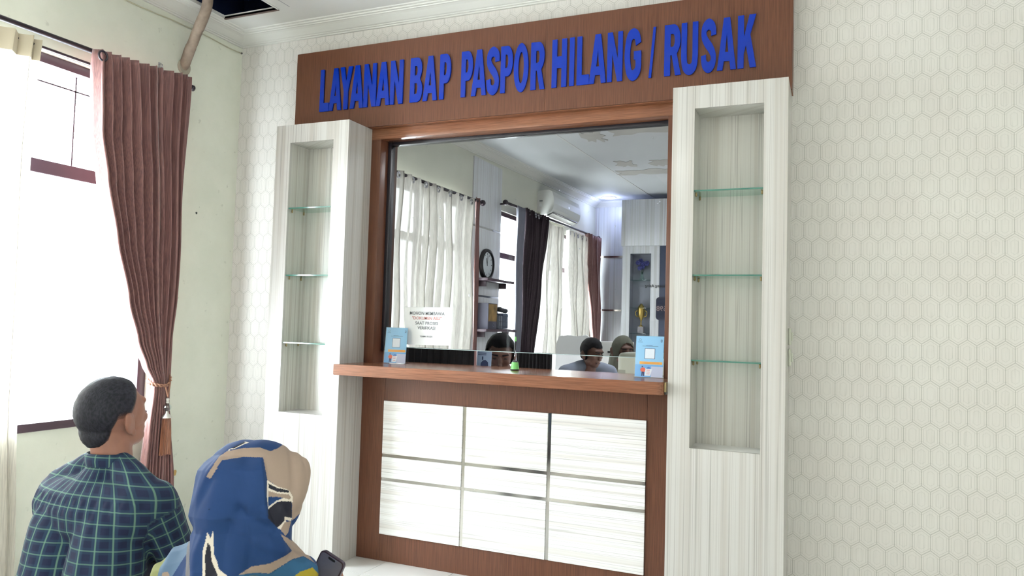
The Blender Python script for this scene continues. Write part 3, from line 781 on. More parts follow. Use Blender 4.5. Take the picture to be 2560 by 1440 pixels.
# ------------------------------------------------------------------ acrylic leaflet stands on the counter
def leaflet(x, y, w, hgt, rz, label):
    T = Matrix.Translation((x, y, 1.1205)) @ Matrix.Rotation(rz, 4, 'Z') @ Matrix.Rotation(-0.10, 4, 'X')
    s = thing('leaflet_stand', label, 'leaflet stand', (x, y, 1.1195), 'blue leaflets in acrylic stands')
    def card(name, x0, x1, z0, z1, yy, m, th=.0004, parent=s): return box(name, x0, x1, yy-th, yy, z0, z1, m, parent, M=T)
    card('acrylic_front', -w/2, w/2, 0, hgt*.97, -.0022, M['acrylic'], .001); card('acrylic_back', -w/2, w/2, 0, hgt, .0028, M['acrylic'], .001)
    T2 = Matrix.Translation((x, y, 1.1205)) @ Matrix.Rotation(rz, 4, 'Z')
    box('acrylic_foot', -w/2, w/2, 0.0, .055, -.001, .001, M['acrylic'], s, M=T2)
    lf = card('leaflet', -w/2+.004, w/2-.004, .002, hgt-.006, 0, simple('leaflet_blue', (150, 200, 232), .6), .0006)
    def shape(nm, pl, col, lev=1):
        vs = [T @ Vector((-w/2+.004+(w-.008)*px, -.0007-.00012*lev, .002+(hgt-.008)*pz)) for px, pz in pl]
        return mesh(nm, vs, [tuple(range(len(pl)))], col, lf)
    wht = simple('leaflet_white', (240, 242, 246), .6); blu = simple('leaflet_deep_blue', (70, 120, 196), .6); org = simple('leaflet_orange', (238, 168, 72), .6)
    red = simple('leaflet_coral', (222, 98, 70), .6); dk = simple('leaflet_navy', (54, 60, 100), .6); lil = simple('leaflet_lilac', (204, 206, 226), .6)
    rect = lambda a, b, c, d: [(a, c), (b, c), (b, d), (a, d)]
    shape('print_field', rect(.0, 1, .0, .30), simple('leaflet_sky', (118, 176, 226), .6), 1); shape('print_field', rect(.58, 1, .0, .26), lil, 2)
    shape('orange_banner', rect(.16, .97, .31, .375), org, 3); shape('text_line', rect(.22, .93, .328, .334), simple('leaflet_brown', (200, 120, 50), .6), 4); shape('text_line', rect(.30, .85, .348, .354), simple('leaflet_brown', (200, 120, 50), .6), 4)
    shape('code_border', rect(.33, .70, .44, .70), dk, 2); shape('code_field', rect(.345, .685, .45, .69), wht, 3)
    shape('text_line', rect(.36, .60, .772, .780), dk, 2); shape('text_line', rect(.24, .80, .750, .757), dk, 2)
    shape('ring_mark', arc(.15, .905, .05, .032, 0, 4*h, 16)[:-1], simple('leaflet_grey', (120, 150, 180), .6), 2); shape('ring_mark', arc(.15, .905, .034, .021, 0, 4*h, 16)[:-1], simple('leaflet_blue', (150, 200, 232), .6), 3)
    shape('text_line', rect(.07, .24, .845, .853), dk, 2); shape('square_mark', rect(.885, .945, .86, .92), dk, 2); shape('square_mark', rect(.897, .933, .875, .907), simple('leaflet_blue', (150, 200, 232), .6), 3)
    # little figure with a clipboard
    shape('clipboard', [(.36, .03), (.56, .03), (.62, .20), (.38, .21)], wht, 4); shape('clip', [(.40, .20), (.58, .20), (.54, .235), (.50, .25), (.45, .235)], blu, 5)
    for k in range(3): shape('check_line', rect(.42, .54, .07+.045*k, .082+.045*k), red, 5)
    shape('figure_legs', [(.24, .02), (.28, .02), (.29, .10), (.31, .02), (.345, .02), (.34, .14), (.25, .14)], dk, 5)
    shape('figure_torso', [(.22, .13), (.36, .12), (.385, .19), (.33, .23), (.24, .225), (.19, .18)], red, 6)
    shape('figure_head', arc(.27, .25, .03, .018, 0, 4*h, 12)[:-1], dk, 7)
    return s
leaflet(1.279, -.030, .145, .214, .10, 'blue leaflet with a small figure in an acrylic stand beside the paper notice')
leaflet(2.777, -.072, .150, .212, -.05, 'blue leaflet with a small figure in an acrylic stand against the right-hand window jamb')

# ------------------------------------------------------------------ green pen stand
px, py = 2.044, -.045
ps = thing('pen_stand', 'small green pen stand with a chained black pen on the counter top', 'pen stand', (px, py, 1.1195))
lathe('foot_ring', [(.0001, 0), (.024, 0), (.025, .004), (.024, .006)], (px, py, 1.1195), M['black_plastic'], ps)
lathe('base', [(.0238, .006), (.0235, .010), (.0185, .040), (.0175, .043), (.0001, .044)], (px, py, 1.1195), M['green'], ps)
lathe('collar', [(.015, .044), (.014, .049), (.008, .051), (.0001, .0515)], (px, py, 1.1195), M['black_plastic'], ps)
tube('holder_stem', [(px-.003, py, 1.168), (px-.003, py, 1.222)], .0016, M['chrome'], ps, 8, sub=1)
pen = tube('pen', [(px-.003, py, 1.216), (px-.002, py, 1.24), (px-.001, py, 1.262), (px, py, 1.275)], .0055, M['black_plastic'], ps, 10)
lathe('pen_cap', [(.0036, 0), (.0062, .004), (.0064, .016), (.004, .026), (.0001, .028)], (px, py, 1.272), M['green'], pen, 14)
tube('chain', [(px+.012, py, 1.166), (px+.008, py-.002, 1.19), (px+.003, py-.003, 1.215), (px+.001, py-.002, 1.235)], .0008, M['chrome'], ps, 6)

# ------------------------------------------------------------------ curtains of the waiting-room window
rodx = .092
rd = thing('curtain_rod', 'dark round curtain rod above the tall window beside the counter', 'curtain rod', (rodx, -2.0, 2.69))
tube('rod', [(rodx, -3.7, 2.672), (rodx, -.500, 2.720)], .0135, M['rod'], rd, 14, sub=1)
lathe('finial', [(.0001, 0), (.012, 0), (.018, .006), (.018, .02), (.012, .026), (.0001, .027)], (rodx, -.502, 2.720), M['rod'], rd, 16, 'y')
for yy in (-3.5, -.53): box('bracket', 0, rodx+.01, yy-.006, yy+.006, 2.694, 2.706, M['rod'], rd, .002)
tr = thing('curtain_track', 'thin dark inner track for the sheer curtain', 'curtain rod', (.07, -2.2, 2.63))
tube('rod', [(.07, -3.6, 2.630), (.07, -.80, 2.650)], .008, M['rod'], tr, 10, sub=1)
for yy in (-3.4, -.86): box('bracket', 0, .075, yy-.005, yy+.005, 2.635, 2.645, M['rod'], tr)

bc = thing('drape_curtain', 'brown satin curtain gathered with a tieback beside the open window', 'curtain', (.13, -.8, .03))
tab = [(2.706, -1.178, -.551, .024), (2.64, -1.178, -.551, .036), (2.30, -1.150, -.556, .042), (2.07, -1.10, -.560, .042), (1.75, -1.03, -.566, .040), (1.43, -.935, -.578, .035),
       (1.22, -.850, -.596, .028), (1.08, -.775, -.604, .022), (.985, -.712, -.610, .017), (.93, -.712, -.606, .017), (.75, -.735, -.580, .022), (.45, -.765, -.545, .028), (.03, -.790, -.520, .032)]
curtain('cloth', .150, tab, 11, M['brown_cloth'], bc, seed=3, thick=.004, nv=90, top_slope=.086)
curtain('back_hem', .085, [(2.66, -.66, -.56, .012), (.03, -.66, -.535, .012)], 2, M['brown_cloth'], bc, seed=5, nv=30)
# eyelet ring where the rod passes through the leading edge
R_ = Matrix.Rotation(0.55, 3, 'Z')
bm = bmesh.new()
n1, n2, Rr, rr = 28, 8, .024, .0055
rv_ = [[bm.verts.new(Vector((.186, -1.160, 2.672)) + Vector((.004*0 + rr*math.sin(b)*1.0, (Rr+rr*math.cos(b))*math.cos(a), (Rr+rr*math.cos(b))*math.sin(a)))) for b in [2*PI*k/n2 for k in range(n2)]] for a in [2*PI*k/n1 for k in range(n1)]]
for i in range(n1):
    for k in range(n2): bm.faces.new([rv_[i][k], rv_[(i+1) % n1][k], rv_[(i+1) % n1][(k+1) % n2], rv_[i][(k+1) % n2]])
bmobj('eyelet', bm, M['rod'], bc, True)

tb = thing('curtain_tieback', 'twisted bronze cord tieback with crystal bead and brown tassel on the brown curtain', 'tieback', (.17, -.65, .62))
for q in range(2):
    pts = []
    for i in range(61):
        a = 2*PI*i/60; tw = 2*PI*9*i/60 + q*PI
        yy = -.660+.066*math.cos(a); xx = .135+.048*math.sin(a)
        zz = .985 - .018*math.sin(a) + .035*max(0, math.cos(a))**2
        pts.append((xx+.004*math.cos(tw), yy+.002*math.sin(tw), zz+.005*math.sin(tw)))
    tube('cord', pts, .0055, M['gold_cord'], tb, 8, sub=2)
tx, ty = .192, -.645
tube('hanging_cord', [(tx-.012, ty-.018, .975), (tx-.004, ty-.010, .945), (tx, ty, .905)], .005, M['gold_cord'], tb, 8); tube('hanging_cord', [(tx-.012, ty+.022, .985), (tx-.004, ty+.010, .945), (tx, ty, .905)], .005, M['gold_cord'], tb, 8)
lathe('small_beads', [(.0001, 0), (.008, .002), (.009, .009), (.006, .013), (.009, .017), (.009, .026), (.005, .030), (.0001, .031)], (tx, ty, .868), M['silver'], tb, 16)
bm = bmesh.new(); bmesh.ops.create_icosphere(bm, subdivisions=2, radius=.0225, matrix=Matrix.Translation((tx, ty, .846))); bmobj('crystal_bead', bm, M['crystal'], tb)
lathe('bell_cap', [(.027, 0), (.0265, .004), (.016, .016), (.009, .026), (.007, .036), (.0001, .037)], (tx, ty, .788), M['silver'], tb, 24)
vs, fs = [], []
NS = 72
for j, (zz, rr) in enumerate(((.790, .023), (.76, .027), (.70, .031), (.64, .033), (.585, .036))):
    for k in range(NS):
        a = 2*PI*k/NS; r_ = rr*(1+.07*(1 if k % 2 else -1)); vs.append((tx+.55*r_*math.cos(a), ty+r_*math.sin(a), zz+(random.uniform(-.006, .006) if j == 4 else 0)))
for j in range(4):
    for k in range(NS): fs.append((j*NS+k, (j+1)*NS+k, (j+1)*NS+(k+1) % NS, j*NS+(k+1) % NS))
fs.append(tuple(range(4*NS, 5*NS)))
mesh('tassel', vs, fs, M['tassel'], tb)

sc = thing('sheer_curtain', 'cream sheer curtain hanging at the left edge beside the bright window', 'curtain', (.08, -2.2, .05))
curtain('cloth', .085, [(2.655, -3.5, -1.425, .030), (2.55, -3.5, -1.430, .026), (1.5, -3.5, -1.435, .030), (.05, -3.5, -1.40, .034)], 22, M['sheer'], sc, seed=11, thick=0, nv=40)
curtain('pleat_heading', .092, [(2.668, -3.5, -1.425, .031), (2.565, -3.5, -1.430, .027)], 22, simple('sheer_heading', (214, 202, 178), .8), sc, seed=11, thick=0, nv=4)

sc3 = thing('sheer_curtain', 'cream sheer curtain drawn across the added fill window in the unseen right wall', 'curtain', (5.92, -4.0, .05))
curtain('cloth', 5.915, [(2.70, -7.65, -3.47, .030), (1.5, -7.65, -3.47, .030), (.05, -7.65, -3.45, .034)], 36, M['sheer'], sc3, seed=17, thick=0, nv=12)
tr3 = thing('curtain_track', 'thin dark track over the added fill window in the unseen right wall', 'curtain rod', (5.93, -4.0, 2.70))
tube('rod', [(5.93, -7.75, 2.705), (5.93, -3.4, 2.705)], .008, M['rod'], tr3, 10, sub=1)
for yy in (-7.6, -3.5): box('bracket', 5.925, 6.0, yy-.005, yy+.005, 2.70, 2.71, M['rod'], tr3)
sc2 = thing('sheer_curtain', 'cream sheer curtain drawn across the rear window of the waiting room', 'curtain', (.08, -6.1, .05))
curtain('cloth', .085, [(2.70, -7.8, -4.45, .030), (1.5, -7.8, -4.45, .030), (.05, -7.8, -4.42, .034)], 30, M['sheer'], sc2, seed=13, thick=0, nv=12)
tr2 = thing('curtain_track', 'thin dark track over the rear window of the waiting room', 'curtain rod', (.07, -6.1, 2.70))
tube('rod', [(.07, -7.9, 2.705), (.07, -4.4, 2.705)], .008, M['rod'], tr2, 10, sub=1)
for yy in (-7.7, -4.55): box('bracket', 0, .075, yy-.005, yy+.005, 2.70, 2.71, M['rod'], tr2)

# ------------------------------------------------------------------ refrigerant pipe, cable, small things on the green wall
pp = thing('wrapped_pipe', 'beige tape wrapped pipe dropping from the ceiling hole into the green wall', 'pipe', (.03, -.49, 2.86))
tube('pipe', [(-.02, -.478, 2.858), (.012, -.485, 2.870), (.045, -.498, 2.904), (.080, -.512, 2.945), (.115, -.520, 2.990), (.145, -.528, 3.035), (.185, -.538, 3.085), (.235, -.553, 3.150), (.262, -.570, 3.215), (.27, -.60, 3.30), (.27, -.66, 3.50)], .030, M['pipe'], pp, 18,
     radii=[.031, .030, .030, .031, .029, .029, .031, .030, .030, .030, .030])
lathe('wall_collar', [(.0001, 0), (.046, 0), (.048, .006), (.042, .014), (.031, .016), (.0001, .016)], (0, -.478, 2.860), simple('putty', (164, 156, 140), .8), pp, 20, 'x')
cb = thing('wall_cable', 'thin cream cable sagging along the green wall below the cornice', 'cable', (.012, -.5, 3.09))
tube('cable', [(.012, -1.6, 3.100), (.012, -.94, 3.094), (.012, -.73, 3.098), (.012, -.60, 3.106), (.012, -.45, 3.108), (.012, -.31, 3.109), (.012, -.12, 3.100), (.012, -.02, 3.106)], .0035, M['cable'], cb, 8)
bm = bmesh.new(); bmesh.ops.create_icosphere(bm, subdivisions=2, radius=.007, matrix=Matrix.Translation((.010, -.018, 3.106))); bmobj('cable_clip', bm, M['rod'], cb, True)
hk = thing('wall_hook', 'small metal hook above the brown curtain', 'hook', (.012, -.655, 2.80))
tube('hook', [(0, -.655, 2.822), (.018, -.655, 2.820), (.026, -.655, 2.806), (.020, -.655, 2.794), (.012, -.655, 2.798)], .0035, M['chrome'], hk, 8); box('hook_plate', 0, .004, -.662, -.648, 2.79, 2.83, M['chrome'], hk)
for nm, lb, yy, zz, ry, rz, col in (('plaster_scar', 'small ochre chip in the green plaster low beside the brown curtain', -.387, .421, .011, .020, (196, 160, 96)), ('nail_hole', 'small dark nail hole in the green wall beside the brown curtain', -.322, 1.996, .007, .008, (60, 66, 60))):
    pl = [(.0012, yy+ry*math.cos(a)*(1+.2*math.sin(3*a)), zz+rz*math.sin(a)*(1+.15*math.cos(2*a))) for a in [2*PI*k/14 for k in range(14)]]
    o = mesh(nm, [(0.0002, y, z) for _, y, z in pl]+pl, [tuple(range(14, 28))]+[(k, (k+1) % 14, 14+(k+1) % 14, 14+k) for k in range(14)], simple(nm, col, .9)); tag(o, lb, 'wall mark')

# fill lamps added to the waiting room, out of view behind the camera
for i, (x, y) in enumerate(((2.0, -5.0), (4.4, -5.6))):
    lp = thing('fill_lamp', ('added square fill lamp behind the viewer nearest the windows', 'added square fill lamp behind the viewer nearest the right wall', 'added square fill lamp overhead beside the open wallpaper')[i], 'lamp', (x, y, CZ-.05), 'added waiting room fill lamps')
    box('housing', x-.31, x+.31, y-.31, y+.31, CZ-.05, CZ-.001, M['white'], lp, .006)
    box('diffuser', x-.28, x+.28, y-.28, y+.28, CZ-.054, CZ-.0505, simple('fill_diffuser', (255, 250, 240), .6, emis=9.0), lp)
# ------------------------------------------------------------------ office behind the service glass; mostly the pane's mirror image, built solid
def OZ(y): return 3.222 + .0265*y
O1 = (1.55, 3.42, 0.80, 2.66); O2 = (4.28, 7.80, 0.80, 2.72)
wo = holed_slab('wall_office_left', 'x', [.15, O1[0], O1[1], O2[0], O2[1], 8.1], [0, .8, 2.66, 2.72, 3.55], [O1, O2], -0.15, 0.0, simple('office_plaster', (214, 214, 200), .6, noise_amt=.05, noise_scale=4))
struct(wo, 'pale office wall with curtained windows modelled from the mirror image in the service glass', 'wall')
wob = box('wall_office_back', -.15, 4.6, 8.1, 8.2, 0, 3.6, M['lam_off']); struct(wob, 'white streaked panelled wall at the far end of the office', 'wall')
wor = box('wall_office_right', 4.5, 4.6, .15, 8.1, 0, 3.6, M['white']); struct(wor, 'white office wall hidden to the right of the service glass', 'wall')
fo = box('floor_office', -.0, 4.5, .15, 8.1, -.06, 0, M['tile']); struct(fo, 'pale tiled office floor behind the counter', 'floor')
vs = [(-.15, .15, OZ(.15)), (4.6, .15, OZ(.15)), (4.6, 8.2, OZ(8.2)), (-.15, 8.2, OZ(8.2))]
oc = mesh('ceiling_office', vs+[(x, y, z+.03) for x, y, z in vs], [(3, 2, 1, 0), (4, 5, 6, 7), (0, 1, 5, 4), (1, 2, 6, 5), (2, 3, 7, 6), (3, 0, 4, 7)], simple('office_ceiling_white', (206, 208, 210), .7, noise_amt=.06, noise_scale=1.2))
struct(oc, 'white office ceiling with brown stained patches', 'ceiling')
def patch(x0, x1, y0, y1, seed):
    rnd = random.Random(seed); pl = []
    n = 10
    for k in range(n): pl.append((x0+(x1-x0)*k/n, y0+rnd.uniform(-.06, .06)))
    for k in range(4): pl.append((x1+rnd.uniform(-.05, .05), y0+(y1-y0)*k/4))
    for k in range(n): pl.append((x1-(x1-x0)*k/n, y1+rnd.uniform(-.08, .08)))
    for k in range(4): pl.append((x0+rnd.uniform(-.05, .05), y1-(y1-y0)*k/4))
    me = polyline_curve_mesh([pl], .003, lambda x, y, z: Vector((x, y, OZ(y)-.003+z)))
    link('stained_patch', me, simple('patch_stain', (186, 182, 176), .85, noise_amt=.1, noise_scale=6), oc)
patch(1.27, 1.46, 3.30, 3.70, 1); patch(1.56, 2.45, 3.10, 3.55, 2); patch(1.06, 1.95, 5.45, 5.75, 3); patch(1.20, 1.42, 4.85, 5.15, 4); patch(1.62, 2.05, 4.85, 5.25, 5)
box('joint_strip', 1.02, 1.03, .3, 8.0, 0, .004, M['ceil'], oc, M=Matrix.Translation((0, 0, OZ(0)-.004)) @ Matrix.Rotation(math.atan(.0265), 4, 'X'))
def cornice_o(name, a0, a1, fn, label, m0, m1, cz):
    return cornice(name, a0, a1, fn, label, m0, m1, cz, 1.1, 1.0)
cornice_o('trim_office_left', .15, 8.1, lambda a, p, z: (p*1.15, a, z), 'white stepped cornice over the curtained office wall', 0, 1, OZ)
cornice_o('trim_office_back', 0, 4.5, lambda a, p, z: (a, 8.1-p, z), 'white stepped cornice over the far office wall', 1, 0, lambda a: OZ(8.1))
window('window_4', *O1, 'mirror image of a waiting room window behind the grey sheer curtain near the glass', 2.17, 2, False)
window('window_5', *O2, 'mirror image of the rear waiting room window behind the pair of far sheers', 2.20, 3, False)

def rod(y0, y1, z0, z1, label, x=.12):
    r = thing('curtain_rod', label, 'curtain rod', (x, (y0+y1)/2, z0))
    tube('rod', [(x, y0, z0), (x, y1, z1)], .016, M['rod'], r, 12, sub=1)
    for yy, zz, s in ((y0, z0, -1), (y1, z1, 1)):
        bm = bmesh.new(); bmesh.ops.create_icosphere(bm, subdivisions=2, radius=.034, matrix=Matrix.Translation((x, yy+s*.02, zz))); bmobj('finial', bm, M['rod'], r, True)
        box('bracket', 0, x, yy-.01-s*.08, yy+.01-s*.08, zz-.01, zz+.01, M['rod'], r)
    return r
rod(1.55, 3.50, 2.66, 2.68, 'dark curtain rod over the near office window')
rod(4.15, 7.88, 2.785, 2.82, 'dark curtain rod over the far office window')
def hung(name, label, tab, nf, m, seed, x=.12, rings=0, grp='curtains in the office'):
    y0 = (tab[0][1]+tab[0][2])/2
    t = thing(name, label, 'curtain', (x, y0, min(r[0] for r in tab)), grp)
    curtain('cloth', x, tab, nf, m, t, seed=seed, thick=0 if m in (M['sheer_office'],) else .004, nv=34)
    zt = max(r[0] for r in tab); tt = [r for r in tab if r[0] == zt][0]
    for k in range(rings):
        yy = tt[1]+(tt[2]-tt[1])*(k+.5)/rings
        lathe('eyelet', [(.018, -.004), (.030, -.004), (.030, .004), (.018, .004), (.018, -.004)], (x+.035, yy, zt-.045), M['chrome'], t, 14, 'x')
    return t
hung('sheer_curtain', 'grey sheer curtain drawn across the near office window', [(2.68, 1.62, 3.30, .045), (2.60, 1.62, 3.30, .050), (.15, 1.58, 3.33, .065)], 11, M['sheer_office'], 21, rings=7)
hung('drape_curtain', 'narrow brown curtain at the right edge of the near office window', [(2.71, 3.31, 3.43, .02), (.15, 3.36, 3.48, .02)], 2, M['brown_cloth'], 22, .13)
hung('drape_curtain', 'slim grey curtain hanging beside the clock', [(2.79, 4.40, 4.60, .025), (1.9, 4.40, 4.58, .025), (.15, 4.42, 4.58, .025)], 2, M['grey_cloth'], 23, .15)
hung('drape_curtain', 'dark plum curtain narrowing downwards below the air conditioner', [(2.80, 4.62, 5.46, .05), (2.5, 4.62, 5.42, .05), (1.96, 4.61, 5.30, .045), (1.04, 4.60, 5.10, .035), (.8, 4.60, 5.05, .03), (.15, 4.58, 5.1, .03)], 9, M['dark_cloth'], 24, .13, 8)
hung('sheer_curtain', 'sheer curtain between the plum curtain and the bright window gap', [(2.74, 5.44, 6.12, .05), (1.0, 5.3, 6.18, .06), (.15, 5.2, 6.2, .04)], 5, M['sheer_office'], 25)
hung('sheer_curtain', 'sheer curtain between the bright window gap and the far brown curtain', [(2.75, 6.27, 7.22, .05), (1.0, 6.42, 7.30, .06), (.15, 6.42, 7.3, .04)], 6, M['sheer_office'], 26, rings=5)
hung('drape_curtain', 'brown curtain tied back in the far corner of the office', [(2.81, 7.18, 7.90, .05), (2.1, 7.25, 7.93, .05), (1.5, 7.44, 7.98, .04), (1.11, 7.64, 8.01, .03), (.9, 7.6, 8.02, .03), (.15, 7.45, 8.05, .04)], 7, M['brown_cloth'], 27, .14)

# panelling, clock and shelves between the office windows
pl = struct(thing('trim_panel', 'white streaked wall panel between the two office windows', 'panelling', (.01, 3.9, 0)), None, None)
for z0, z1 in ((0, 1.668), (1.69, 2.436), (2.458, 3.20)): box('panel_board', .0, .012, 3.50, 4.26, z0, z1, M['lam_off'], pl)
for z in (1.668, 2.436): box('steel_strip', 0, .009, 3.50, 4.26, z+.001, z+.021, M['steel'], pl)
ck = thing('wall_clock', 'round black rimmed wall clock between the office windows', 'clock', (.03, 3.87, 2.04))
lathe('rim', [(.140, 0), (.178, 0), (.180, .015), (.172, .035), (.150, .040), (.146, .022), (.140, .020)], (.013, 3.87, 2.04), M['black_plastic'], ck, 40, 'x')
lathe('dial', [(.0001, .012), (.147, .012), (.147, .018), (.0001, .018)], (.013, 3.87, 2.04), simple('clock_dial', (206, 212, 218), .5), ck, 40, 'x')
for k in range(12):
    a = k*PI/6; RX = Matrix.Translation((.0, 3.87, 2.04)) @ Matrix.Rotation(a, 4, 'X')
    box('hour_mark', .0312, .0322, -.004, .004, .108, .132, M['black_plastic'], ck, M=RX)
for a, L_, w_, nm in ((.35, .075, .006, 'hour_hand'), (-.15, .105, .004, 'minute_hand')):
    box(nm, .0325, .0335, -w_, w_, -.015, L_, M['black_plastic'], ck, M=Matrix.Translation((.0, 3.87, 2.04)) @ Matrix.Rotation(a, 4, 'X'))
for zz, y1, lb in ((1.875, 4.5, 'dark wall shelf directly under the office clock'), (1.315, 4.62, 'dark wall shelf holding the basket')):
    s = thing('wall_shelf', lb, 'shelf', (.1, 4.0, zz), 'dark shelves on the office wall')
    box('board', .012, .17, 3.60, y1-.16, zz-.03, zz, M['frame'], s, .003)
    for yy in (3.7, y1-.25): box('bracket', .012, .10, yy, yy+.02, zz-.09, zz-.03, M['frame'], s)
fd = thing('lever_file', 'dark box file with a pale ring standing on the lower office shelf', 'file', (.09, 3.8, 1.315))
box('cover', .03, .16, 3.66, 3.90, 1.3155, 1.60, simple('file_card', (70, 70, 84), .6), fd, .004)
box('colour_sheet', .1602, .1612, 3.67, 3.89, 1.40, 1.59, simple('file_print', (150, 120, 70), .6, noise_amt=.6, noise_scale=14), fd)
lathe('finger_ring', [(.012, 0), (.022, 0), (.022, .003), (.012, .003), (.012, 0)], (.160, 3.80, 1.36), M['chrome'], fd, 16, 'x')
bk = thing('basket', 'grey wire basket stuffed with odds and ends on the lower office shelf', 'basket', (.09, 4.12, 1.315))
box('tray', .03, .16, 3.95, 4.30, 1.3155, 1.32, M['chrome'], bk)
for k in range(8):
    yy = 3.95+.05*k; box('wire', .157, .161, yy-.002, yy+.002, 1.32, 1.47, M['chrome'], bk)
for zz in (1.35, 1.40, 1.47): box('wire', .157, .161, 3.95, 4.30, zz-.002, zz+.002, M['chrome'], bk)
box('packet', .04, .14, 3.97, 4.10, 1.3205, 1.47, simple('packet_grey', (120, 126, 136), .6), bk, .01); box('packet', .04, .14, 4.11, 4.27, 1.3205, 1.50, simple('packet_blue', (84, 96, 116), .6), bk, .012)
tube('handle', [(.10, 3.97, 1.47), (.10, 4.02, 1.55), (.10, 4.12, 1.57), (.10, 4.22, 1.54)], .005, M['black_plastic'], bk, 8)
bm = bmesh.new(); capsule(bm, (.09, 4.10, 1.54), (.10, 4.27, 1.53), .028, .03); remeshed('scanner_head', bm, M['black_plastic'], bk, .006, 3)

# air conditioner
AY0, AY1 = 5.45, 6.58
ac = thing('air_conditioner', 'white split air conditioner above the plum curtain in the office', 'air conditioner', (.12, 6.0, 2.82))
prof = [(0, 3.15), (.03, 3.165), (.16, 3.17), (.205, 3.15), (.228, 3.08), (.236, 2.99), (.225, 2.92), (.196, 2.875), (.10, 2.842), (0, 2.840)]
n = len(prof)
me_v = [(x, AY0, z) for x, z in prof]+[(x, AY1, z) for x, z in prof]
o = mesh('housing', me_v, [tuple(range(n)), tuple(range(2*n-1, n-1, -1))]+[(i, n+i, n+(i+1) % n, (i+1) % n) for i in range(n)], M['white'], ac)
bm = bmesh.new(); bm.from_mesh(o.data); bmesh.ops.recalc_face_normals(bm, faces=bm.faces); bm.to_mesh(o.data); bm.free()
box('air_outlet', -.052, .05, AY0+.06, AY1-.05, -.006, .002, M['black_plastic'], ac, M=Matrix.Translation((.160, 0, 2.860)) @ Matrix.Rotation(-.40, 4, 'Y'))
box('louvre', -.03, .03, AY0+.07, AY1-.06, -.012, -.008, M['white'], ac, M=Matrix.Translation((.160, 0, 2.858)) @ Matrix.Rotation(-.55, 4, 'Y'))
box('display_light', .2325, .236, 6.05, 6.09, 3.005, 3.03, simple('display_glow', (220, 225, 255), .4, emis=1.5), ac)
o = box('side_sticker', .03, .075, AY0-.001, AY0, 3.015, 3.035, M['ink'], ac); box('side_sticker', .03, .065, AY0-.001, AY0, 2.95, 2.99, M['paper'], ac)
box('pipe_cover', .0, .05, AY0-.0015, AY0, 2.83, 2.88, M['cream'], ac)

# downlight in the far corner
dl = thing('ceiling_downlight', 'round glowing downlight in the far corner of the office ceiling', 'lamp', (.36, 7.62, 3.4))
dz = OZ(7.62)
lathe('rim', [(.095, -.012), (.118, -.010), (.12, .0), (.095, .0), (.095, -.012)], (.36, 7.62, dz), M['white'], dl, 28)
lathe('diffuser', [(.0001, -.009), (.095, -.009), (.095, -.004), (.0001, -.004)], (.36, 7.62, dz), simple('downlight_glow', (240, 244, 255), .5, emis=10.0), dl, 28)
ll = bpy.data.lights.new('downlight', 'POINT'); ll.energy = 16; ll.color = (.50, .60, 1.0); ll.shadow_soft_size = .09
lo = bpy.data.objects.new('downlight_beam', ll); COL.objects.link(lo); lo.location = (.36, 7.62, dz-.11); lo['kind'] = 'helper'

# steel strips on the far wall
st = struct(thing('trim_strip', 'two steel strips let into the far office wall', 'trim', (.25, 8.09, 1.6)), None, None)
box('steel_strip', .03, .55, 8.088, 8.099, 2.515, 2.545, M['steel'], st); box('steel_strip', .03, .55, 8.088, 8.099, 1.645, 1.672, M['steel'], st)
# cabinet
YB = 7.42
cbn = thing('office_cabinet', 'tall white streaked office cabinet with display niche and overhead cupboard', 'cabinet', (1.0, 7.75, 0))
box('overhead_cupboard', .640, 1.9, YB-.05, 8.087, 2.625, 3.33, M['lam_off'], cbn, .002)
nx0, nx1, nb = .775, 1.095, YB+.20
holed_slab('front_board', 'y', [.655, nx0, nx1, 1.225], [0, .95, 2.51, 2.624], [(nx0, nx1, .95, 2.51)], YB, YB+.02, M['lam_off'], cbn)
box('side_board', .655, .673, YB+.02, 8.087, 0, 2.624, M['lam_off'], cbn)
for (nm, a) in (('niche_side', (nx0-.012, nx0, YB+.02, nb, .94, 2.52)), ('niche_side', (nx1, nx1+.012, YB+.02, nb, .94, 2.52)), ('niche_back', (nx0-.012, nx1+.012, nb, nb+.012, .94, 2.52)), ('niche_top', (nx0, nx1, YB+.02, nb, 2.51, 2.52)), ('niche_floor', (nx0, nx1, YB+.02, nb, .94, .95))):
    box(nm, *a, simple('niche_grey', (150, 154, 166), .4), cbn)
for z in (2.112, 1.688, 1.30): box('glass_shelf', nx0+.001, nx1-.001, YB+.022, nb-.001, z-.006, z, M['shelf_glass'], cbn)
bp_ = box('smoked_door', 1.226, 1.9, YB+.005, YB+.02, 0, 2.624, simple('smoked_glass', (66, 74, 96), .12, coat=.6), cbn)
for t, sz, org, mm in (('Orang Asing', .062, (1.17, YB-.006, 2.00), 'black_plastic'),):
    flat_text(t, sz, org, M[mm], cbn, 'reflected_lettering', mirror=True, thick=.0008)  # reflection of a sign behind the viewer, modelled as solid lettering
np_ = thing('reflected_plate', 'modelled reflection of a dark rounded plate with digits 698 on the smoked cabinet door', 'sign', (1.30, YB, 1.51))  # another reflected sign, built as a solid plate
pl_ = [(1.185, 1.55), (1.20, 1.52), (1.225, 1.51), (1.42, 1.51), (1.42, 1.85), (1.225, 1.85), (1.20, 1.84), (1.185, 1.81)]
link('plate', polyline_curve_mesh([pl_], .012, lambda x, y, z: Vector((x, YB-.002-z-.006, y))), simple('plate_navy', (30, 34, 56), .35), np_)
flat_text('698', .105, (1.27, YB-.016, 1.645), simple('plate_digit', (140, 120, 120), .5), np_, 'digits', mirror=True)

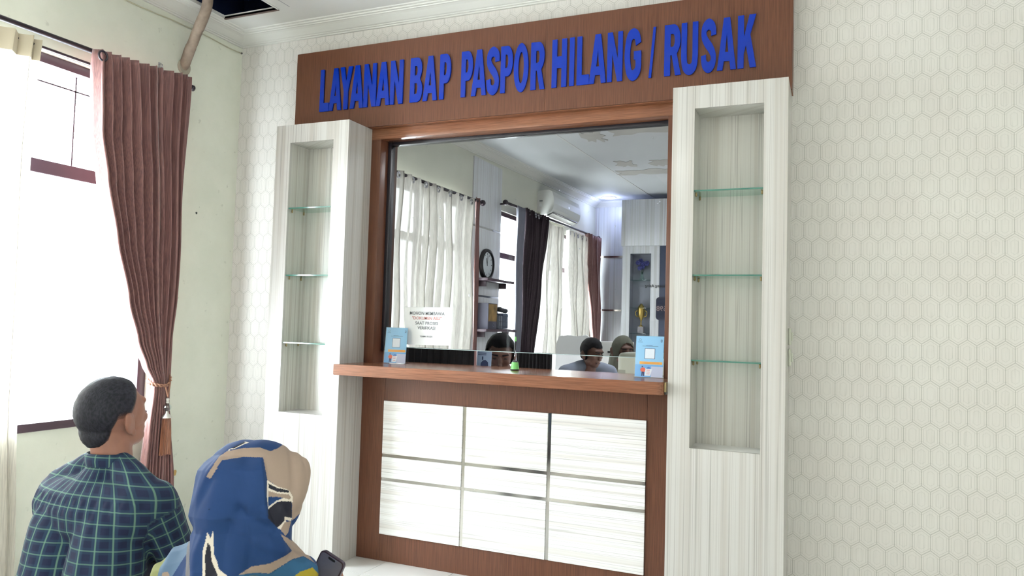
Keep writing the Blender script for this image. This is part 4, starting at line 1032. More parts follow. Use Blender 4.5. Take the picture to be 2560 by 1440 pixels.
# things in the niche
vx, vy = .935, YB+.11
fv = thing('flower_vase', 'blue flowers in a small glass vase on the upper niche shelf of the office cabinet', 'vase', (vx, vy, 2.112))
lathe('vase', [(.0001, 0), (.032, 0), (.036, .02), (.02, .07), (.024, .12), (.026, .12), (.0001, .119)], (vx, vy, 2.112), M['shelf_glass'], fv, 16)
rnd = random.Random(4); fm = simple('blue_petals', (62, 66, 128), .7); gm = simple('flower_leaf', (60, 84, 70), .7); pm = simple('pink_petals', (170, 120, 130), .7)
for k in range(11):
    a = rnd.uniform(0, 2*PI); rr_ = rnd.uniform(.015, .105); zz = 2.112+.24+rnd.uniform(-.06, .07)-.3*rr_; c = Vector((vx+rr_*math.cos(a), vy+.4*rr_*math.sin(a), zz))
    bm = bmesh.new()
    for q in range(6):
        g = q*PI/3; ellip(bm, c+Vector((.022*math.cos(g), -.008, .022*math.sin(g))), (.02, .007, .02), None, 1)
    ellip(bm, c+Vector((0, -.014, 0)), (.011,)*3, None, 1)
    bmobj('blossom', bm, pm if k == 3 else fm, fv, True); tube('stem', [(vx, vy, 2.2), tuple(c)], .003, gm, fv, 6, sub=1)
tz = 1.30
tp_ = thing('trophy', 'gold trophy cup on a pale block in the lower niche of the office cabinet', 'trophy', (vx, vy, tz))
box('plinth', vx-.045, vx+.045, vy-.035, vy+.035, tz, tz+.105, simple('plinth_grey', (150, 146, 152), .4), tp_, .003)
lathe('cup', [(.0001, .105), (.03, .105), (.028, .115), (.010, .13), (.009, .19), (.02, .21), (.048, .27), (.056, .34), (.054, .37), (.048, .37), (.0001, .33)], (vx, vy, tz), M['gold'], tp_, 24)
for s in (-1, 1): tube('handle', [(vx+s*.05, vy, tz+.35), (vx+s*.085, vy, tz+.33), (vx+s*.08, vy, tz+.27), (vx+s*.04, vy, tz+.25)], .007, M['gold'], tp_, 8)
lathe('crown', [(.05, .37), (.055, .39), (.035, .42), (.012, .45), (.0001, .455)], (vx, vy, tz), M['gold'], tp_, 20)

# desk equipment
pr = thing('desk_printer', 'cream rounded machine on the office desk beside the right leaflet', 'printer', (2.56, .55, .96))
box('body', 2.476, 2.80, .45, .70, .80, 1.222, M['cream'], pr, .028, 4); box('side_slot', 2.473, 2.476, .50, .62, .98, .986, M['black_plastic'], pr)
box('front_flap', 2.480, 2.525, .4485, .4505, 1.10, 1.124, simple('flap_line', (176, 178, 164), .5), pr)
dk = thing('office_desk', 'brown office desk behind the service window', 'desk', (2.0, .7, 0))
box('desk_top', 1.2, 3.2, .26, 1.05, .77, .80, M['teak_h'], dk, .003)
for x, y in ((1.25, .32), (3.15, .32), (1.25, 1.0), (3.15, 1.0)): box('leg', x-.025, x+.025, y-.025, y+.025, 0, .77, M['frame'], dk)
wbx = thing('file_cabinet', 'white low cabinet with a dark handle at the back of the office', 'cabinet', (1.7, 3.2, 0))
box('body', 1.50, 1.85, 3.0, 3.4, 0, 1.235, M['white'], wbx, .008); box('handle', 1.70, 1.74, 2.992, 3.0, 1.135, 1.15, M['black_plastic'], wbx)
ib = thing('info_board', 'small blue and white printed card standing behind the slot beside the officer', 'card', (1.66, .33, 1.0))
box('card', -.045, .05, -.002, .002, 0, .40, simple('card_pale', (150, 172, 206), .6), ib, M=Matrix.Translation((1.672, .33, .801)) @ Matrix.Rotation(.03, 4, 'Y'))
flat_text('BK', .03, (1.662, .327, 1.165), simple('card_navy', (36, 52, 96), .6), ib, 'printed_line') if False else None
for (a, b, c, d) in ((1.64, 1.70, 1.186, 1.190), (1.645, 1.70, 1.176, 1.180), (1.672, 1.680, 1.148, 1.168)): box('printed_line', a, b, .3268, .3276, c, d, simple('card_navy', (36, 52, 96), .6), ib)
link('printed_figure', polyline_curve_mesh([[(1.662, 1.10), (1.715, 1.10), (1.712, 1.135), (1.695, 1.148), (1.68, 1.145), (1.665, 1.13)]], .0006, lambda x, y, z: Vector((x, .3270-z, y))), simple('card_navy', (36, 52, 96), .6), ib)

for i, (x, y) in enumerate(((2.9, 1.9), (2.9, 4.6))):  # unseen fill lamps added to lift the office brightness
    lp = thing('fill_lamp', ('added square fill lamp above the staff desk', 'added square fill lamp in the middle of the office')[i], 'lamp', (x, y, OZ(y)-.06), 'added office fill lamps')
    box('housing', x-.31, x+.31, y-.31, y+.31, OZ(y)-.05, OZ(y)-.009, M['white'], lp, .006)
    box('diffuser', x-.28, x+.28, y-.28, y+.28, OZ(y)-.054, OZ(y)-.0505, simple('office_fill_diffuser', (245, 248, 255), .6, emis=60.0), lp)
# ------------------------------------------------------------------ people
def frame_of(F, upv=(0, 0, 1)):
    F = Vector(F).normalized(); Rt = F.cross(Vector(upv)).normalized(); U = Rt.cross(F)
    R = Matrix((Rt, F, U)).transposed()      # columns: right, forward, up
    return R

def add_head(bm, c, R, s=1.0, nose=True):
    c = Vector(c)
    def E(p, r, rot=None): ellip(bm, c + R @ (Vector(p)*s), tuple(v*s for v in r), R if rot is None else R @ rot, 3)
    E((0, -.014, .028), (.077, .099, .092)); E((0, .040, .005), (.066, .058, .088)); E((0, .045, -.045), (.057, .050, .062))
    E((0, .060, -.088), (.034, .034, .024)); E((0, .080, .036), (.052, .020, .018)); E((.034, .068, -.018), (.024, .024, .022)); E((-.034, .068, -.018), (.024, .024, .022))
    E((.045, .028, -.070), (.022, .04, .026)); E((-.045, .028, -.070), (.022, .04, .026))
    if nose:
        E((0, .104, -.006), (.011, .014, .028)); E((0, .112, -.026), (.015, .014, .012)); E((0, .092, -.058), (.026, .012, .010)); E((0, .090, -.070), (.022, .011, .008))
    for sx in (-1, 1):
        rot = Matrix.Rotation(sx*.35, 3, 'Z')
        E((sx*.081, -.012, -.014), (.010, .025, .036), rot); E((sx*.089, -.022, -.006), (.008, .018, .029), rot); E((sx*.080, .0, -.046), (.008, .011, .014), rot)

def face_details(c, R, s, parent, skin_dark):
    c = Vector(c)
    for sx in (-1, 1):
        bm = bmesh.new(); ellip(bm, c + R @ (Vector((sx*.032, .091, .008))*s), (.013*s, .006*s, .0055*s), R, 2); bmobj('eye', bm, skin_dark, parent, True)
        bm = bmesh.new(); capsule(bm, c + R @ (Vector((sx*.016, .102, .030))*s), c + R @ (Vector((sx*.048, .088, .031))*s), .0045*s, .003*s, 6); bmobj('eyebrow', bm, M['hair'], parent, True)
    bm = bmesh.new(); capsule(bm, c + R @ (Vector((-.022, .096, -.0635))*s), c + R @ (Vector((.022, .096, -.0635))*s), .0032*s, .0032*s, 10); bmobj('mouth', bm, skin_dark, parent, True)

def hair_cap(c, R, s, parent, line, m, grow=.006, rough=.0022, name='hair'):
    """shell over the cranium kept where line(x,y,z) > 0 in head coordinates"""
    c = Vector(c)
    bm = bmesh.new(); bmesh.ops.create_icosphere(bm, subdivisions=5, radius=1.0); fade = bm.verts.layers.float.new('fade')
    for v in bm.verts:
        d = v.co.normalized()
        # radius of the cranium union in direction d from head centre
        best = 0
        for (o, r) in (((0, -.014, .028), (.077, .099, .092)), ((0, .040, .005), (.066, .058, .088)), ((0, -.03, -.03), (.062, .070, .062))):
            o = Vector(o); A = sum((d[i]/r[i])**2 for i in range(3)); B = -2*sum(d[i]*o[i]/r[i]**2 for i in range(3)); C_ = sum((o[i]/r[i])**2 for i in range(3))-1
            D = B*B-4*A*C_
            if D > 0: best = max(best, (-B+math.sqrt(D))/(2*A))
        p = d*best
        k = line(p.x, p.y, p.z)
        g_ = grow*max(0.0, min(1.0, k/.03)) + rough*noise.noise(p*160)*min(1, max(0, k/.02)) + rough*.8*noise.noise(p*60)
        v.co = d*(best+g_+.0008)
        v.tag = k > 0; v[fade] = max(0.0, min(1.0, k/.040))
    bmesh.ops.delete(bm, geom=[v for v in bm.verts if not v.tag], context='VERTS')
    for v in bm.verts: v.co = c + R @ (v.co*s)
    return bmobj(name, bm, m, parent, True)

def add_hand(bm, w, F, Nrm, side=1, curl=.9, s=1.0):
    """palm plus five separate fingers; F points to the fingertips, Nrm out of the palm"""
    w = Vector(w); F = Vector(F).normalized(); Nrm = (Vector(Nrm)-F*F.dot(Vector(Nrm))).normalized(); S = F.cross(Nrm)*side
    for t in (-.028, -.010, .010, .028): capsule(bm, w+S*t*s*.7, w+F*.085*s+S*t*s, .014*s, .012*s, 8)
    for t, L, dz in ((-.031, .062, -.1), (-.010, .076, 0), (.011, .080, 0), (.031, .070, .1)):
        p = w+F*.088*s+S*t*s; d = (F+S*dz).normalized(); a = 0
        for q, (l, r0, r1) in enumerate(((.45, .0092, .0085), (.32, .0085, .0078), (.23, .0078, .0066))):
            a += curl*(.35, .6, .45)[q]; e = p + (d*math.cos(a)+Nrm*math.sin(a))*L*l*s
            capsule(bm, p, e, r0*s, r1*s, 6); p = e
    p = w+F*.022*s+S*.034*s
    for l, r0, r1, k in ((.042, .0125, .011, .6), (.032, .0105, .0095, .35), (.024, .0095, .008, .15)):
        e = p+(F*(.6+.2*(1-k))+S*k+Nrm*.45*curl).normalized()*l*s; capsule(bm, p, e, r0*s, r1*s, 6); p = e

def weave(o, arms, spine, rad=.17):
    """woven-thread coordinates: along and around the nearest limb or the trunk"""
    at = o.data.attributes.new('weave', 'FLOAT_VECTOR', 'POINT')
    sx, sy = spine
    for i, v in enumerate(o.data.vertices):
        p = v.co; best = None
        for (a, b) in arms:
            a, b = Vector(a), Vector(b); ab = b-a; t = max(-.1, min(1.1, (p-a).dot(ab)/ab.length_squared)); q = a+ab*t; d = (p-q).length
            if t > .12 and d < .085 and (best is None or d < best[0]): best = (d, t*ab.length, p-q, ab.normalized())
        if best:
            d, L, off, ax = best; e1 = ax.cross(Vector((0, 1, 0))).normalized(); e2 = ax.cross(e1)
            at.data[i].vector = (math.atan2(off.dot(e1), off.dot(e2))*.060, L, 0)
        else:
            ang = math.atan2(p.x-sx, -(p.y-sy)); at.data[i].vector = (ang*rad, p.z + .10*(p.y-sy), 0)

def shoe(bm, a, F):
    a = Vector(a); F = Vector(F).normalized(); capsule(bm, a+Vector((0, 0, -.035)), a+F*.15+Vector((0, 0, -.045)), .042, .034, 10)

# ---------------------------------------------------------------- the man in the plaid shirt
mx_, my_ = 1.497, -2.055
man = thing('person', 'seated man seen from behind, short black hair, navy and green plaid shirt', 'person', (mx_, my_-.1, 0))
MH = Vector((1.492, -2.055, 1.030)); MR = frame_of((-.02, 1, .16))
bm = bmesh.new(); add_head(bm, MH, MR)
capsule(bm, (1.500, -2.062, .965), (1.505, -2.062, .86), .055, .062); capsule(bm, (1.497, -2.095, 1.00), (1.505, -2.078, .90), .045, .048)
shL, shR, elL, elR, wrL, wrR = (1.290, -2.075, .770), (1.690, -2.060, .785), (1.245, -1.965, .500), (1.735, -1.955, .515), (1.410, -1.765, .515), (1.600, -1.765, .515)
for s_, e_, w_ in ((shL, elL, wrL), (shR, elR, wrR)):
    capsule(bm, s_, e_, .048, .042); capsule(bm, e_, w_, .040, .028)
add_hand(bm, wrL, (.7, .8, -.25), (.3, -.2, -.9), 1, .8); add_hand(bm, wrR, (-.7, .8, -.15), (-.3, -.2, -.9), -1, .8)
remeshed('body', bm, M['skin'], man, .0045, 5)
def man_line(x, y, z):
    f = (z-.070) if y > .055 else None
    side = z - (.012 - .9*max(0, y-.0) + (0 if y > -.01 else (-.010-.010)*0))
    back = z + .072 + .35*max(0, -.02-y)*0
    if y > .045: return min(z-(.062+.3*(y-.045)), .05)
    if y > -.045: return z-(.0+max(0, (y+.005))/.05*.062)
    return z-(-.100+max(0, (y+.080))/.035*.100)
hair_cap(MH, MR, 1.0, man, man_line, M['fade_hair'], .011, .0016)
bm = bmesh.new()
for sx in (-1, 1):
    capsule(bm, (1.490+sx*.095, -2.175, .40), (1.490+sx*.095, -2.105, .68), .118, .118); capsule(bm, (1.503+sx*.045, -2.075, .885), (1.490+sx*.185, -2.072, .800), .040, .060)
    capsule(bm, (1.490, -2.095, .74), (1.490+sx*.16, -2.085, .745), .125, .095)
capsule(bm, shL, shR, .064, .064); capsule(bm, (1.503, -2.095, .862), (1.495, -2.11, .76), .050, .10)
for s_, e_, w_ in ((shL, elL, wrL), (shR, elR, wrR)):
    capsule(bm, s_, e_, .069, .058); capsule(bm, e_, Vector(e_).lerp(Vector(w_), .80), .056, .042)
def shirt_fold(p):
    a = noise.noise(Vector((p.x*9, p.y*9, p.z*5)))*.007 + noise.noise(Vector((p.x*26, p.y*26, p.z*10)))*.0025
    if .70 < p.z < .795 and p.y < -2.1: a += .0022*math.sin(p.x*240)*max(0, (p.z-.70)/.095)   # gathers under the yoke
    return a
sh = remeshed('shirt', bm, M['plaid'], man, .0055, 8, shirt_fold)
weave(sh, ((shL, elL), (shR, elR), (elL, wrL), (elR, wrR)), (1.49, -2.06))
# yoke seam and stand collar
vs, fs = [], []
NC = 48
for j, (rr_, zz) in enumerate(((.066, 0), (.070, .018), (.069, .034), (.064, .040), (.060, .030), (.058, 0))):
    for k in range(NC):
        a = 2*PI*k/NC; fy = math.sin(a)
        vs.append((1.503+rr_*1.02*math.cos(a), -2.068+rr_*1.08*fy, .878+zz-.030*max(0, fy)-.004*fy))
for j in range(5):
    for k in range(NC): fs.append((j*NC+k, j*NC+(k+1) % NC, (j+1)*NC+(k+1) % NC, (j+1)*NC+k))
cl = mesh('collar', vs, fs, M['plaid'], man, True); weave(cl, (), (1.503, -2.068), .066)
bm = bmesh.new()
for sx in (-1, 1):
    hip, kn, an = Vector((1.49+sx*.09, -2.17, .385)), Vector((1.49+sx*.12, -1.70, .430)), Vector((1.49+sx*.12, -1.66, .10))
    capsule(bm, hip, kn, .092, .066); capsule(bm, kn, an, .062, .048)
remeshed('trousers', bm, M['trousers'], man, .008, 6)
for sx in (-1, 1):
    bm = bmesh.new(); shoe(bm, (1.49+sx*.12, -1.66, .080), (0, 1, 0)); remeshed('shoe', bm, M['black_plastic'], man, .006, 4)

# ---------------------------------------------------------------- the woman in the patterned headscarf
wom = thing('person', 'seated person in a blue and beige patterned headscarf looking down at a phone', 'person', (2.33, -2.38, 0))
WF = Vector((.42, .88, -.20)).normalized(); WR = frame_of(WF); WH = Vector((2.322, -2.318, .948))
lat = Vector((.90, -.43, 0))
bm = bmesh.new(); add_head(bm, WH+Vector((.004, .012, -.012)), WR, .86); capsule(bm, WH+Vector((0, 0, -.06)), (2.335, -2.325, .80), .045, .045)
wsL, wsR = Vector((2.165, -2.325, .690)), Vector((2.455, -2.400, .700)); weL, weR = Vector((2.135, -2.20, .46)), Vector((2.555, -2.255, .50)); wwL, wwR = Vector((2.33, -2.08, .54)), Vector((2.450, -2.150, .600))
for a, b, c in ((wsL, weL, wwL), (wsR, weR, wwR)): capsule(bm, a, b, .042, .036); capsule(bm, b, c, .034, .024)
add_hand(bm, wwR, (-.25, .55, .75), (-.85, -.35, .1), -1, 1.0, .9); add_hand(bm, wwL, (.6, .6, .1), (0, -.2, 1), 1, .7, .9)
remeshed('body', bm, M['skin'], wom, .0042, 4)
bm = bmesh.new()
ellip(bm, WH+Vector((0, 0, .006)), (.090, .112, .104), WR, 4)
ellip(bm, Vector((2.3630, -2.2817, 0.9436)), (.062, .066, .090), WR, 3)
ellip(bm, Vector((2.3929, -2.2585, 0.9525)), (.030, .028, .062), WR, 3); ellip(bm, Vector((2.4053, -2.2483, 0.9619)), (.012, .014, .020), WR, 3); ellip(bm, Vector((2.3778, -2.2615, 0.8892)), (.030, .028, .05), WR, 3)
ellip(bm, Vector((2.2724, -2.3422, 0.9447)), (.070, .075, .080), WR, 3)
capsule(bm, Vector((2.2904, -2.3353, 0.9600)), Vector((2.2600, -2.3380, 0.7726)), .098, .100); capsule(bm, Vector((2.3248, -2.3296, 0.9240)), Vector((2.3255, -2.2986, 0.7619)), .080, .078)
capsule(bm, Vector((2.2573, -2.3276, 0.7598)), Vector((2.1122, -2.3428, 0.7030)), .095, .070); capsule(bm, Vector((2.3119, -2.3038, 0.7516)), Vector((2.3854, -2.2486, 0.7129)), .085, .058)
capsule(bm, Vector((2.2573, -2.3276, 0.7598)), Vector((2.2637, -2.3405, 0.6488)), .105, .125); capsule(bm, Vector((2.3210, -2.2552, 0.7297)), Vector((2.2971, -2.2044, 0.6101)), .085, .10)
FOLDS = [([(1040, 300), (1000, 520), (960, 720), (900, 900)], -.008, 85), ([(985, 760), (1120, 860), (1310, 965)], -.009, 60), ([(790, 300), (640, 620), (470, 960)], .009, 45),
 ([(730, 480), (570, 780), (490, 960)], -.010, 42), ([(870, 900), (820, 1100), (800, 1300)], -.008, 60), ([(640, 1000), (560, 1180), (540, 1440)], .007, 45),
 ([(440, 930), (250, 1080), (140, 1300)], -.010, 45), ([(430, 1020), (300, 1150), (200, 1400)], .008, 45), ([(330, 960), (200, 1060), (90, 1260)], .008, 38), ([(1480, 200), (1500, 500), (1480, 800)], -.004, 45), ([(1010, 980), (1200, 1100), (1400, 1180)], .006, 60)]
PRINT_O, PRINT_U, PRINT_V = np.array((2.3266, -2.3197, 0.9563)), np.array((0.7587, 0.6505, -0.0343)), np.array((-0.1044, 0.1734, 0.9793))
def print_xy(co):
    """flat printing grid of the scarf cloth: about one millimetre to the unit, laid out across the scarf's right rear side"""
    a, b = (co-PRINT_O) @ PRINT_U, (co-PRINT_O) @ PRINT_V
    return 650+1069.5*a+84.9*b, 1205+0.0*a+-1050.7*b
def seg_d(x, y, a, b):
    dx, dy = b[0]-a[0], b[1]-a[1]; t = np.clip(((x-a[0])*dx+(y-a[1])*dy)/(dx*dx+dy*dy), 0, 1); return np.hypot(x-a[0]-t*dx, y-a[1]-t*dy)
def scarf_fold(co):
    x, y = print_xy(co)
    k = np.clip((y-1150)/150, 0, 1)
    a = k*.0035*np.sin((x+.42*y)*.047) + k*.003*np.sin((x*.6+.2*y)*.10+1.3)
    ex = np.where(y < 1280, 658+.07*(y-1146), 667+.55*(y-1280))      # free edge of the drape over the cheek side
    q = np.clip((ex-x)/16+.5, 0, 1); a += .015*q*q*(3-2*q)*np.clip((y-1140)/40, 0, 1)*np.clip((1330-y)/40, 0, 1)
    cx_, cy_ = (x-360)*4, (y-1080)*4
    for pl, am, wd in FOLDS:
        dd = np.min([seg_d(cx_, cy_, q, w2) for q, w2 in zip(pl, pl[1:])], axis=0); a += am*np.exp(-(dd/wd)**2)
    return a
VEC_DISP['scarf'] = scarf_fold
hj = remeshed('headscarf', bm, vcol_mat('printed_headscarf'), wom, .0019, 24, 'scarf')
def cr(pts): return [(360+x/4, 1080+y/4) for x, y in pts]
def inside(pl, x, y):
    c = np.zeros(len(x), bool); j = len(pl)-1
    for i in range(len(pl)):
        (xi, yi), (xj, yj) = pl[i], pl[j]
        if yi != yj: c ^= ((yi > y) != (yj > y)) & (x < (xj-xi)*(y-yi)/(yj-yi)+xi)
        j = i
    return c
NAVY, BLUE, BEIGE, PALE, TEAL, GREY, SLATE, OLIVE = (16, 17, 34), (5, 48, 98), (152, 132, 118), (214, 204, 190), (36, 84, 120), (104, 102, 108), (84, 108, 134), (130, 132, 84)
REG = [
 (SLATE, [(-900, 900), (440, 905), (460, 985), (430, 1050), (440, 1200), (300, 1420), (250, 1700), (-900, 1700)]),
 (TEAL, [(100, 1240), (180, 1090), (430, 920), (440, 960), (300, 1010), (210, 1110), (180, 1200), (90, 1300), (30, 1500), (-50, 1500)]),
 (OLIVE, [(150, 1235), (205, 1280), (160, 1350), (120, 1500), (20, 1500), (70, 1340)]),
 (BEIGE, [(190, 1400), (250, 1390), (290, 1500), (170, 1500)]),
 (GREY, [(432, 1050), (462, 985), (480, 1180), (500, 1500), (452, 1500), (432, 1200)]),
 (BEIGE, [(650, 450), (770, 250), (830, 205), (1000, 165), (1150, 155), (1240, 190), (1430, 90), (1900, 60), (1900, 560), (1700, 700), (1480, 890), (1475, 680), (1440, 590), (1330, 545), (1230, 480), (1190, 262), (1000, 258), (800, 292), (690, 470)]),
 (PALE, [(830, 205), (1000, 160), (1040, 105), (1010, 100), (860, 180)]), (BLUE, [(840, 196), (1040, 108), (1150, 40), (1290, 30), (1425, 95), (1330, 170), (1260, 196), (1160, 162), (1000, 168)]), (PALE, [(870, 178), (1010, 98), (1048, 108), (900, 182)]), (NAVY, [(880, 170), (1000, 104), (1020, 110), (905, 172)]),
 (PALE, [(1225, 480), (1330, 545), (1445, 580), (1480, 640), (1485, 700), (1430, 700), (1330, 690), (1240, 770), (1225, 640)]),
 (NAVY, [(1240, 515), (1330, 558), (1442, 582), (1444, 606), (1330, 596), (1245, 560)]), (BEIGE, [(1240, 585), (1330, 610), (1440, 622), (1470, 660), (1440, 672), (1390, 655), (1240, 640)]), (BLUE, [(1240, 645), (1320, 642), (1390, 656), (1320, 682), (1240, 740)]),
 (NAVY, [(1236, 765), (1300, 712), (1370, 685), (1470, 692), (1478, 850), (1405, 880), (1330, 950), (1240, 850)]),
 (PALE, [(1400, 840), (1480, 860), (1470, 890), (1410, 870), (1420, 905), (1360, 965), (1325, 948), (1400, 880)]), (BEIGE, [(1400, 895), (1470, 890), (1440, 1000), (1410, 1030), (1360, 968)]),
 (BEIGE, [(1355, 1005), (1440, 1060), (1520, 1130), (1640, 1230), (1740, 1350), (1700, 1310), (1600, 1252), (1480, 1272), (1380, 1320), (1250, 1386), (1130, 1372), (960, 1384), (1080, 1312), (1250, 1290), (1484, 1196), (1410, 1090)]),
 (TEAL, [(900, 1420), (960, 1388), (1130, 1376), (1250, 1390), (1380, 1324), (1480, 1276), (1600, 1256), (1720, 1330), (1800, 1420), (1760, 1500), (1480, 1450), (1470, 1600), (900, 1600)]),
 (OLIVE if False else (150, 132, 24), [(1470, 1450), (1560, 1390), (1690, 1360), (1760, 1440), (1770, 1600), (1470, 1600)]),
 (PALE, [(612, 1500), (618, 1150), (664, 975), (692, 1035), (716, 955), (724, 1190), (750, 1250), (770, 1330), (860, 1400), (990, 1440), (1000, 1500)]), (NAVY, [(638, 1500), (640, 1190), (664, 1072), (690, 1110), (702, 1250), (780, 1440), (790, 1500)]),
]
REG = [(lin(*c), cr(p)) for c, p in REG]
at = hj.data.color_attributes.new('print', 'FLOAT_COLOR', 'POINT')
nv_ = len(hj.data.vertices); co = np.empty(nv_*3); hj.data.vertices.foreach_get('co', co); x, y = print_xy(co.reshape(-1, 3))
cols = np.tile(np.array(lin(*BLUE)), (nv_, 1))
for col_, pl in REG: cols[inside(pl, x, y)] = col_
at.data.foreach_set('color', cols.ravel())
bm = bmesh.new()
for sx in (-1, 1):
    capsule(bm, Vector((2.335, -2.43, .40))+lat*.08*sx, Vector((2.325, -2.37, .66))+lat*.07*sx, .125, .095)
for a, b, c in ((wsL, weL, wwL), (wsR, weR, wwR)): capsule(bm, a, b, .056, .050); capsule(bm, b, b.lerp(c, .9), .048, .038)
capsule(bm, wsL, wsR, .055, .055)
remeshed('tunic', bm, M['yellow'], wom, .007, 6)
bm = bmesh.new()
for sx in (-1, 1):
    hip = Vector((2.335, -2.42, .385))+lat*.085*sx; kn = hip+Vector((.12, .40, .03)); an = Vector((kn.x+.01, kn.y+.03, .10))
    capsule(bm, hip, kn, .092, .064); capsule(bm, kn, an, .06, .046)
    bs = bmesh.new(); shoe(bs, (an.x, an.y, .080), (.3, .95, 0)); remeshed('shoe', bs, M['black_plastic'], wom, .006, 4)
remeshed('trousers', bm, M['trousers'], wom, .008, 6)

# phone in the woman's hand
ph_c = Vector((2.4196, -2.1782, 0.6877))
ph = thing('smartphone', 'dark smartphone held up beside the patterned headscarf', 'phone', tuple(ph_c))
upv = Vector((0.4021, 0.0667, 0.9132)); nrm = Vector((0.1320, -0.9830, 0.0944)); nrm = (nrm-upv*nrm.dot(upv)).normalized(); rgt = upv.cross(nrm)
PT = Matrix.Identity(4)
for i in range(3): PT[i][0], PT[i][1], PT[i][2], PT[i][3] = rgt[i], nrm[i], upv[i], ph_c[i]
def rrect(w, hh, r, n=5):
    return [p for cx, cy, a in ((w-r, hh-r, 0), (-w+r, hh-r, h), (-w+r, -hh+r, 2*h), (w-r, -hh+r, 3*h)) for p in arc(cx, cy, r, r, a, a+h, n)]
link('case', polyline_curve_mesh([rrect(.0365, .0745, .011)], .009, lambda x, y, z: PT @ Vector((x, z, y)), .0008), simple('phone_case', (70, 58, 70), .3, metal=.5), ph)
sc_ = link('screen', polyline_curve_mesh([rrect(.0335, .0715, .009)], .0006, lambda x, y, z: PT @ Vector((x, .0057+z, y))), simple('phone_screen', (92, 92, 106), .25, coat=.4), ph)  # screen grey carries the room's reflection in its base colour
link('notch', polyline_curve_mesh([rrect(.011, .0028, .0025)], .0004, lambda x, y, z: PT @ Vector((x, .0064+z, y+.0665))), M['black_plastic'], sc_)

# bench carrying the two of them
bn = thing('waiting_bench', 'long low waiting bench under the two seated people', 'bench', (1.95, -2.25, 0))
box('seat_board', 1.05, 2.85, -2.60, -2.02, .255, .292, M['frame'], bn, .006)
for x in (1.15, 2.75):
    for y in (-2.54, -2.08): box('leg', x-.025, x+.025, y-.025, y+.025, 0, .255, M['rod'], bn, .003)
box('stretcher', 1.15, 2.75, -2.33, -2.29, .10, .14, M['rod'], bn, .003)

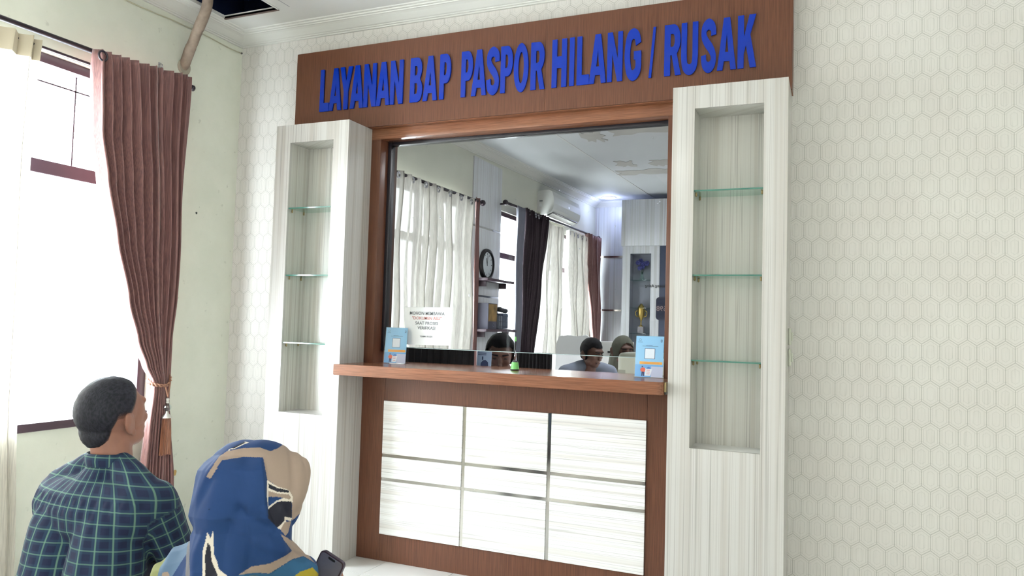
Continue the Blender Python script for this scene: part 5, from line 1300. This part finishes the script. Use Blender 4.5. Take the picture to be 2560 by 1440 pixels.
# ---------------------------------------------------------------- office staff seen through the glass and the slot
def stool(x, y, z, label):
    s = thing('office_stool', label, 'stool', (x, y, 0), 'stools in the office')
    lathe('seat', [(.0001, z-.05), (.18, z-.05), (.19, z-.03), (.18, z-.005), (.0001, z)], (x, y, 0), M['black_plastic'], s, 24)
    lathe('column', [(.0001, .05), (.025, .05), (.025, z-.05), (.0001, z-.05)], (x, y, 0), M['chrome'], s, 14)
    for k in range(5):
        a = 2*PI*k/5; tube('foot', [(x, y, .06), (x+.22*math.cos(a), y+.22*math.sin(a), .02)], .018, M['black_plastic'], s, 8, sub=1)
def staff(label, head, F, s, cloth, skin, hair=None, scarf=None, pitch=-.2, seatz=.45, sh_w=.19, facing=None, skin_dark=None, drop=.16):
    H_ = Vector(head); Ff = Vector(F).normalized(); Rr = frame_of((Ff.x, Ff.y, pitch)); B = Vector(facing or (Ff.x, Ff.y, 0)).normalized(); Lt = Vector((B.y, -B.x, 0))
    t = thing('person', label, 'person', (H_.x, H_.y, 0))
    nb_ = H_-B*.05+Vector((0, 0, -drop)); pel = Vector((nb_.x, nb_.y, 0))-B*.05+Vector((0, 0, seatz+.09)); cz_ = Vector((nb_.x, nb_.y, nb_.z-.10))
    bm = bmesh.new(); add_head(bm, H_, Rr, s); capsule(bm, H_-B*.02+Vector((0, 0, -.06)), nb_+Vector((0, 0, -.04)), .052, .058)
    arms = []
    for sx in (-1, 1):
        a = cz_+Lt*sh_w*sx+Vector((0, 0, .035)); e = a+Vector((0, 0, -.26))+B*.05+Lt*.03*sx; w_ = e+B*.22-Lt*.06*sx+Vector((0, 0, .04)); arms.append((a, e, w_))
        capsule(bm, e, w_, .038, .028); add_hand(bm, w_, B-Lt*.2*sx, (0, 0, -1), -sx, .4, .95)
    remeshed('body', bm, skin, t, .005, 4)
    bm = bmesh.new()
    for sx in (-1, 1): capsule(bm, pel+Lt*.09*sx, cz_+Lt*.09*sx+Vector((0, 0, -.06)), .12, .11); capsule(bm, nb_+Lt*.04*sx+Vector((0, 0, -.01)), cz_+Lt*sh_w*sx+Vector((0, 0, .04)), .045, .058)
    for a, e, w_ in arms: capsule(bm, a, e, .062, .052); capsule(bm, e, e.lerp(w_, .85), .050, .038)
    remeshed('shirt', bm, cloth, t, .008, 8, lambda p: .004*noise.noise(p*14))
    bm = bmesh.new()
    for sx in (-1, 1): k_ = pel+Lt*.11*sx+B*.40+Vector((0, 0, -.02)); capsule(bm, pel+Lt*.085*sx, k_, .09, .064); capsule(bm, k_, Vector((k_.x, k_.y, .06)), .06, .045)
    remeshed('trousers', bm, M['trousers'], t, .010, 5)
    if hair: hair_cap(H_, Rr, s, t, hair, M['hair'], .014, .003)
    if scarf:
        bm = bmesh.new(); ellip(bm, H_+Vector((0, 0, .012)), (.090*s, .112*s, .112*s), Rr, 3); 
        bm2 = bm; capsule(bm2, H_-B*.03+Vector((0, 0, .0)), nb_+Vector((0, 0, -.04)), .085, .12); capsule(bm2, nb_-Lt*.10+Vector((0, 0, -.06)), nb_+Lt*.10+Vector((0, 0, -.06)), .09, .09)
        o = remeshed('headscarf', bm2, scarf, t, .007, 8, lambda p: .003*noise.noise(p*18))
        # open the scarf in front of the face
        b3 = bmesh.new(); b3.from_mesh(o.data); inv = Rr.transposed()
        kill = []
        for v in b3.verts:
            q = inv @ (v.co-H_)
            if q.y > .03 and (q.x/.060)**2+((q.z+.012)/.088)**2 < 1: kill.append(v)
        bmesh.ops.delete(b3, geom=kill, context='VERTS'); b3.to_mesh(o.data); b3.free()
    if skin_dark: face_details(H_, Rr, s, t, skin_dark)
    stool(pel.x, pel.y, seatz, 'black swivel stool under the ' + label.split(',')[0].split(' with')[0].split(' in')[0])
    return t
dkl = simple('feature_dark', (58, 40, 38), .6)
staff('officer with short black hair looking down behind the glass', (1.672, .60, 1.168), (.40, -.92, 0), 1.06, simple('officer_shirt', (54, 60, 78), .8), M['skin_in'],
      hair=lambda x, y, z: z-(.066-1.2*max(0, abs(x)-.050)-.13*(y < .03)*min(1, (.03-y)/.02)), pitch=-.28, seatz=.42, skin_dark=dkl)
staff('dark haired clerk in a grey shirt turned to the right', (1.975, 1.60, 1.172), (.86, -.5, 0), .86, simple('grey_shirt', (110, 118, 132), .8), M['skin_in'],
      hair=lambda x, y, z: z-(.062-1.2*max(0, abs(x)-.050)-.13*(y < .03)*min(1, (.03-y)/.02)), pitch=-.25, seatz=.42, facing=(.75, -.66, 0), skin_dark=dkl, drop=.085)
staff('clerk in an olive grey headscarf beside the cream machine', (2.050, 2.20, 1.185), (.62, -.78, 0), 1.0, simple('slate_uniform', (78, 88, 112), .8), M['skin_in'],
      scarf=simple('olive_scarf', (104, 106, 94), .85), pitch=-.18, seatz=.42, facing=(.5, -.86, 0), skin_dark=dkl)
wc = thing('plastic_chair', 'white plastic chair with high rounded back near the far office window', 'chair', (1.40, 2.75, 0))
link('backrest', polyline_curve_mesh([[(1.58, .52), (1.79, .52), (1.83, 1.18), (1.87, 1.27), (1.84, 1.29), (1.75, 1.275), (1.66, 1.285), (1.58, 1.27), (1.56, 1.2)]], .03, lambda x, y, z: Vector((x-.30, 2.75+.12*(y-.5)+z, y)), .004), M['paper'], wc)
box('seat', 1.23, 1.59, 2.35, 2.76, .47, .50, M['paper'], wc, .01)
for x in (1.26, 1.56):
    for y in (2.38, 2.73): box('leg', x-.018, x+.018, y-.018, y+.018, 0, .47, M['paper'], wc, .004)
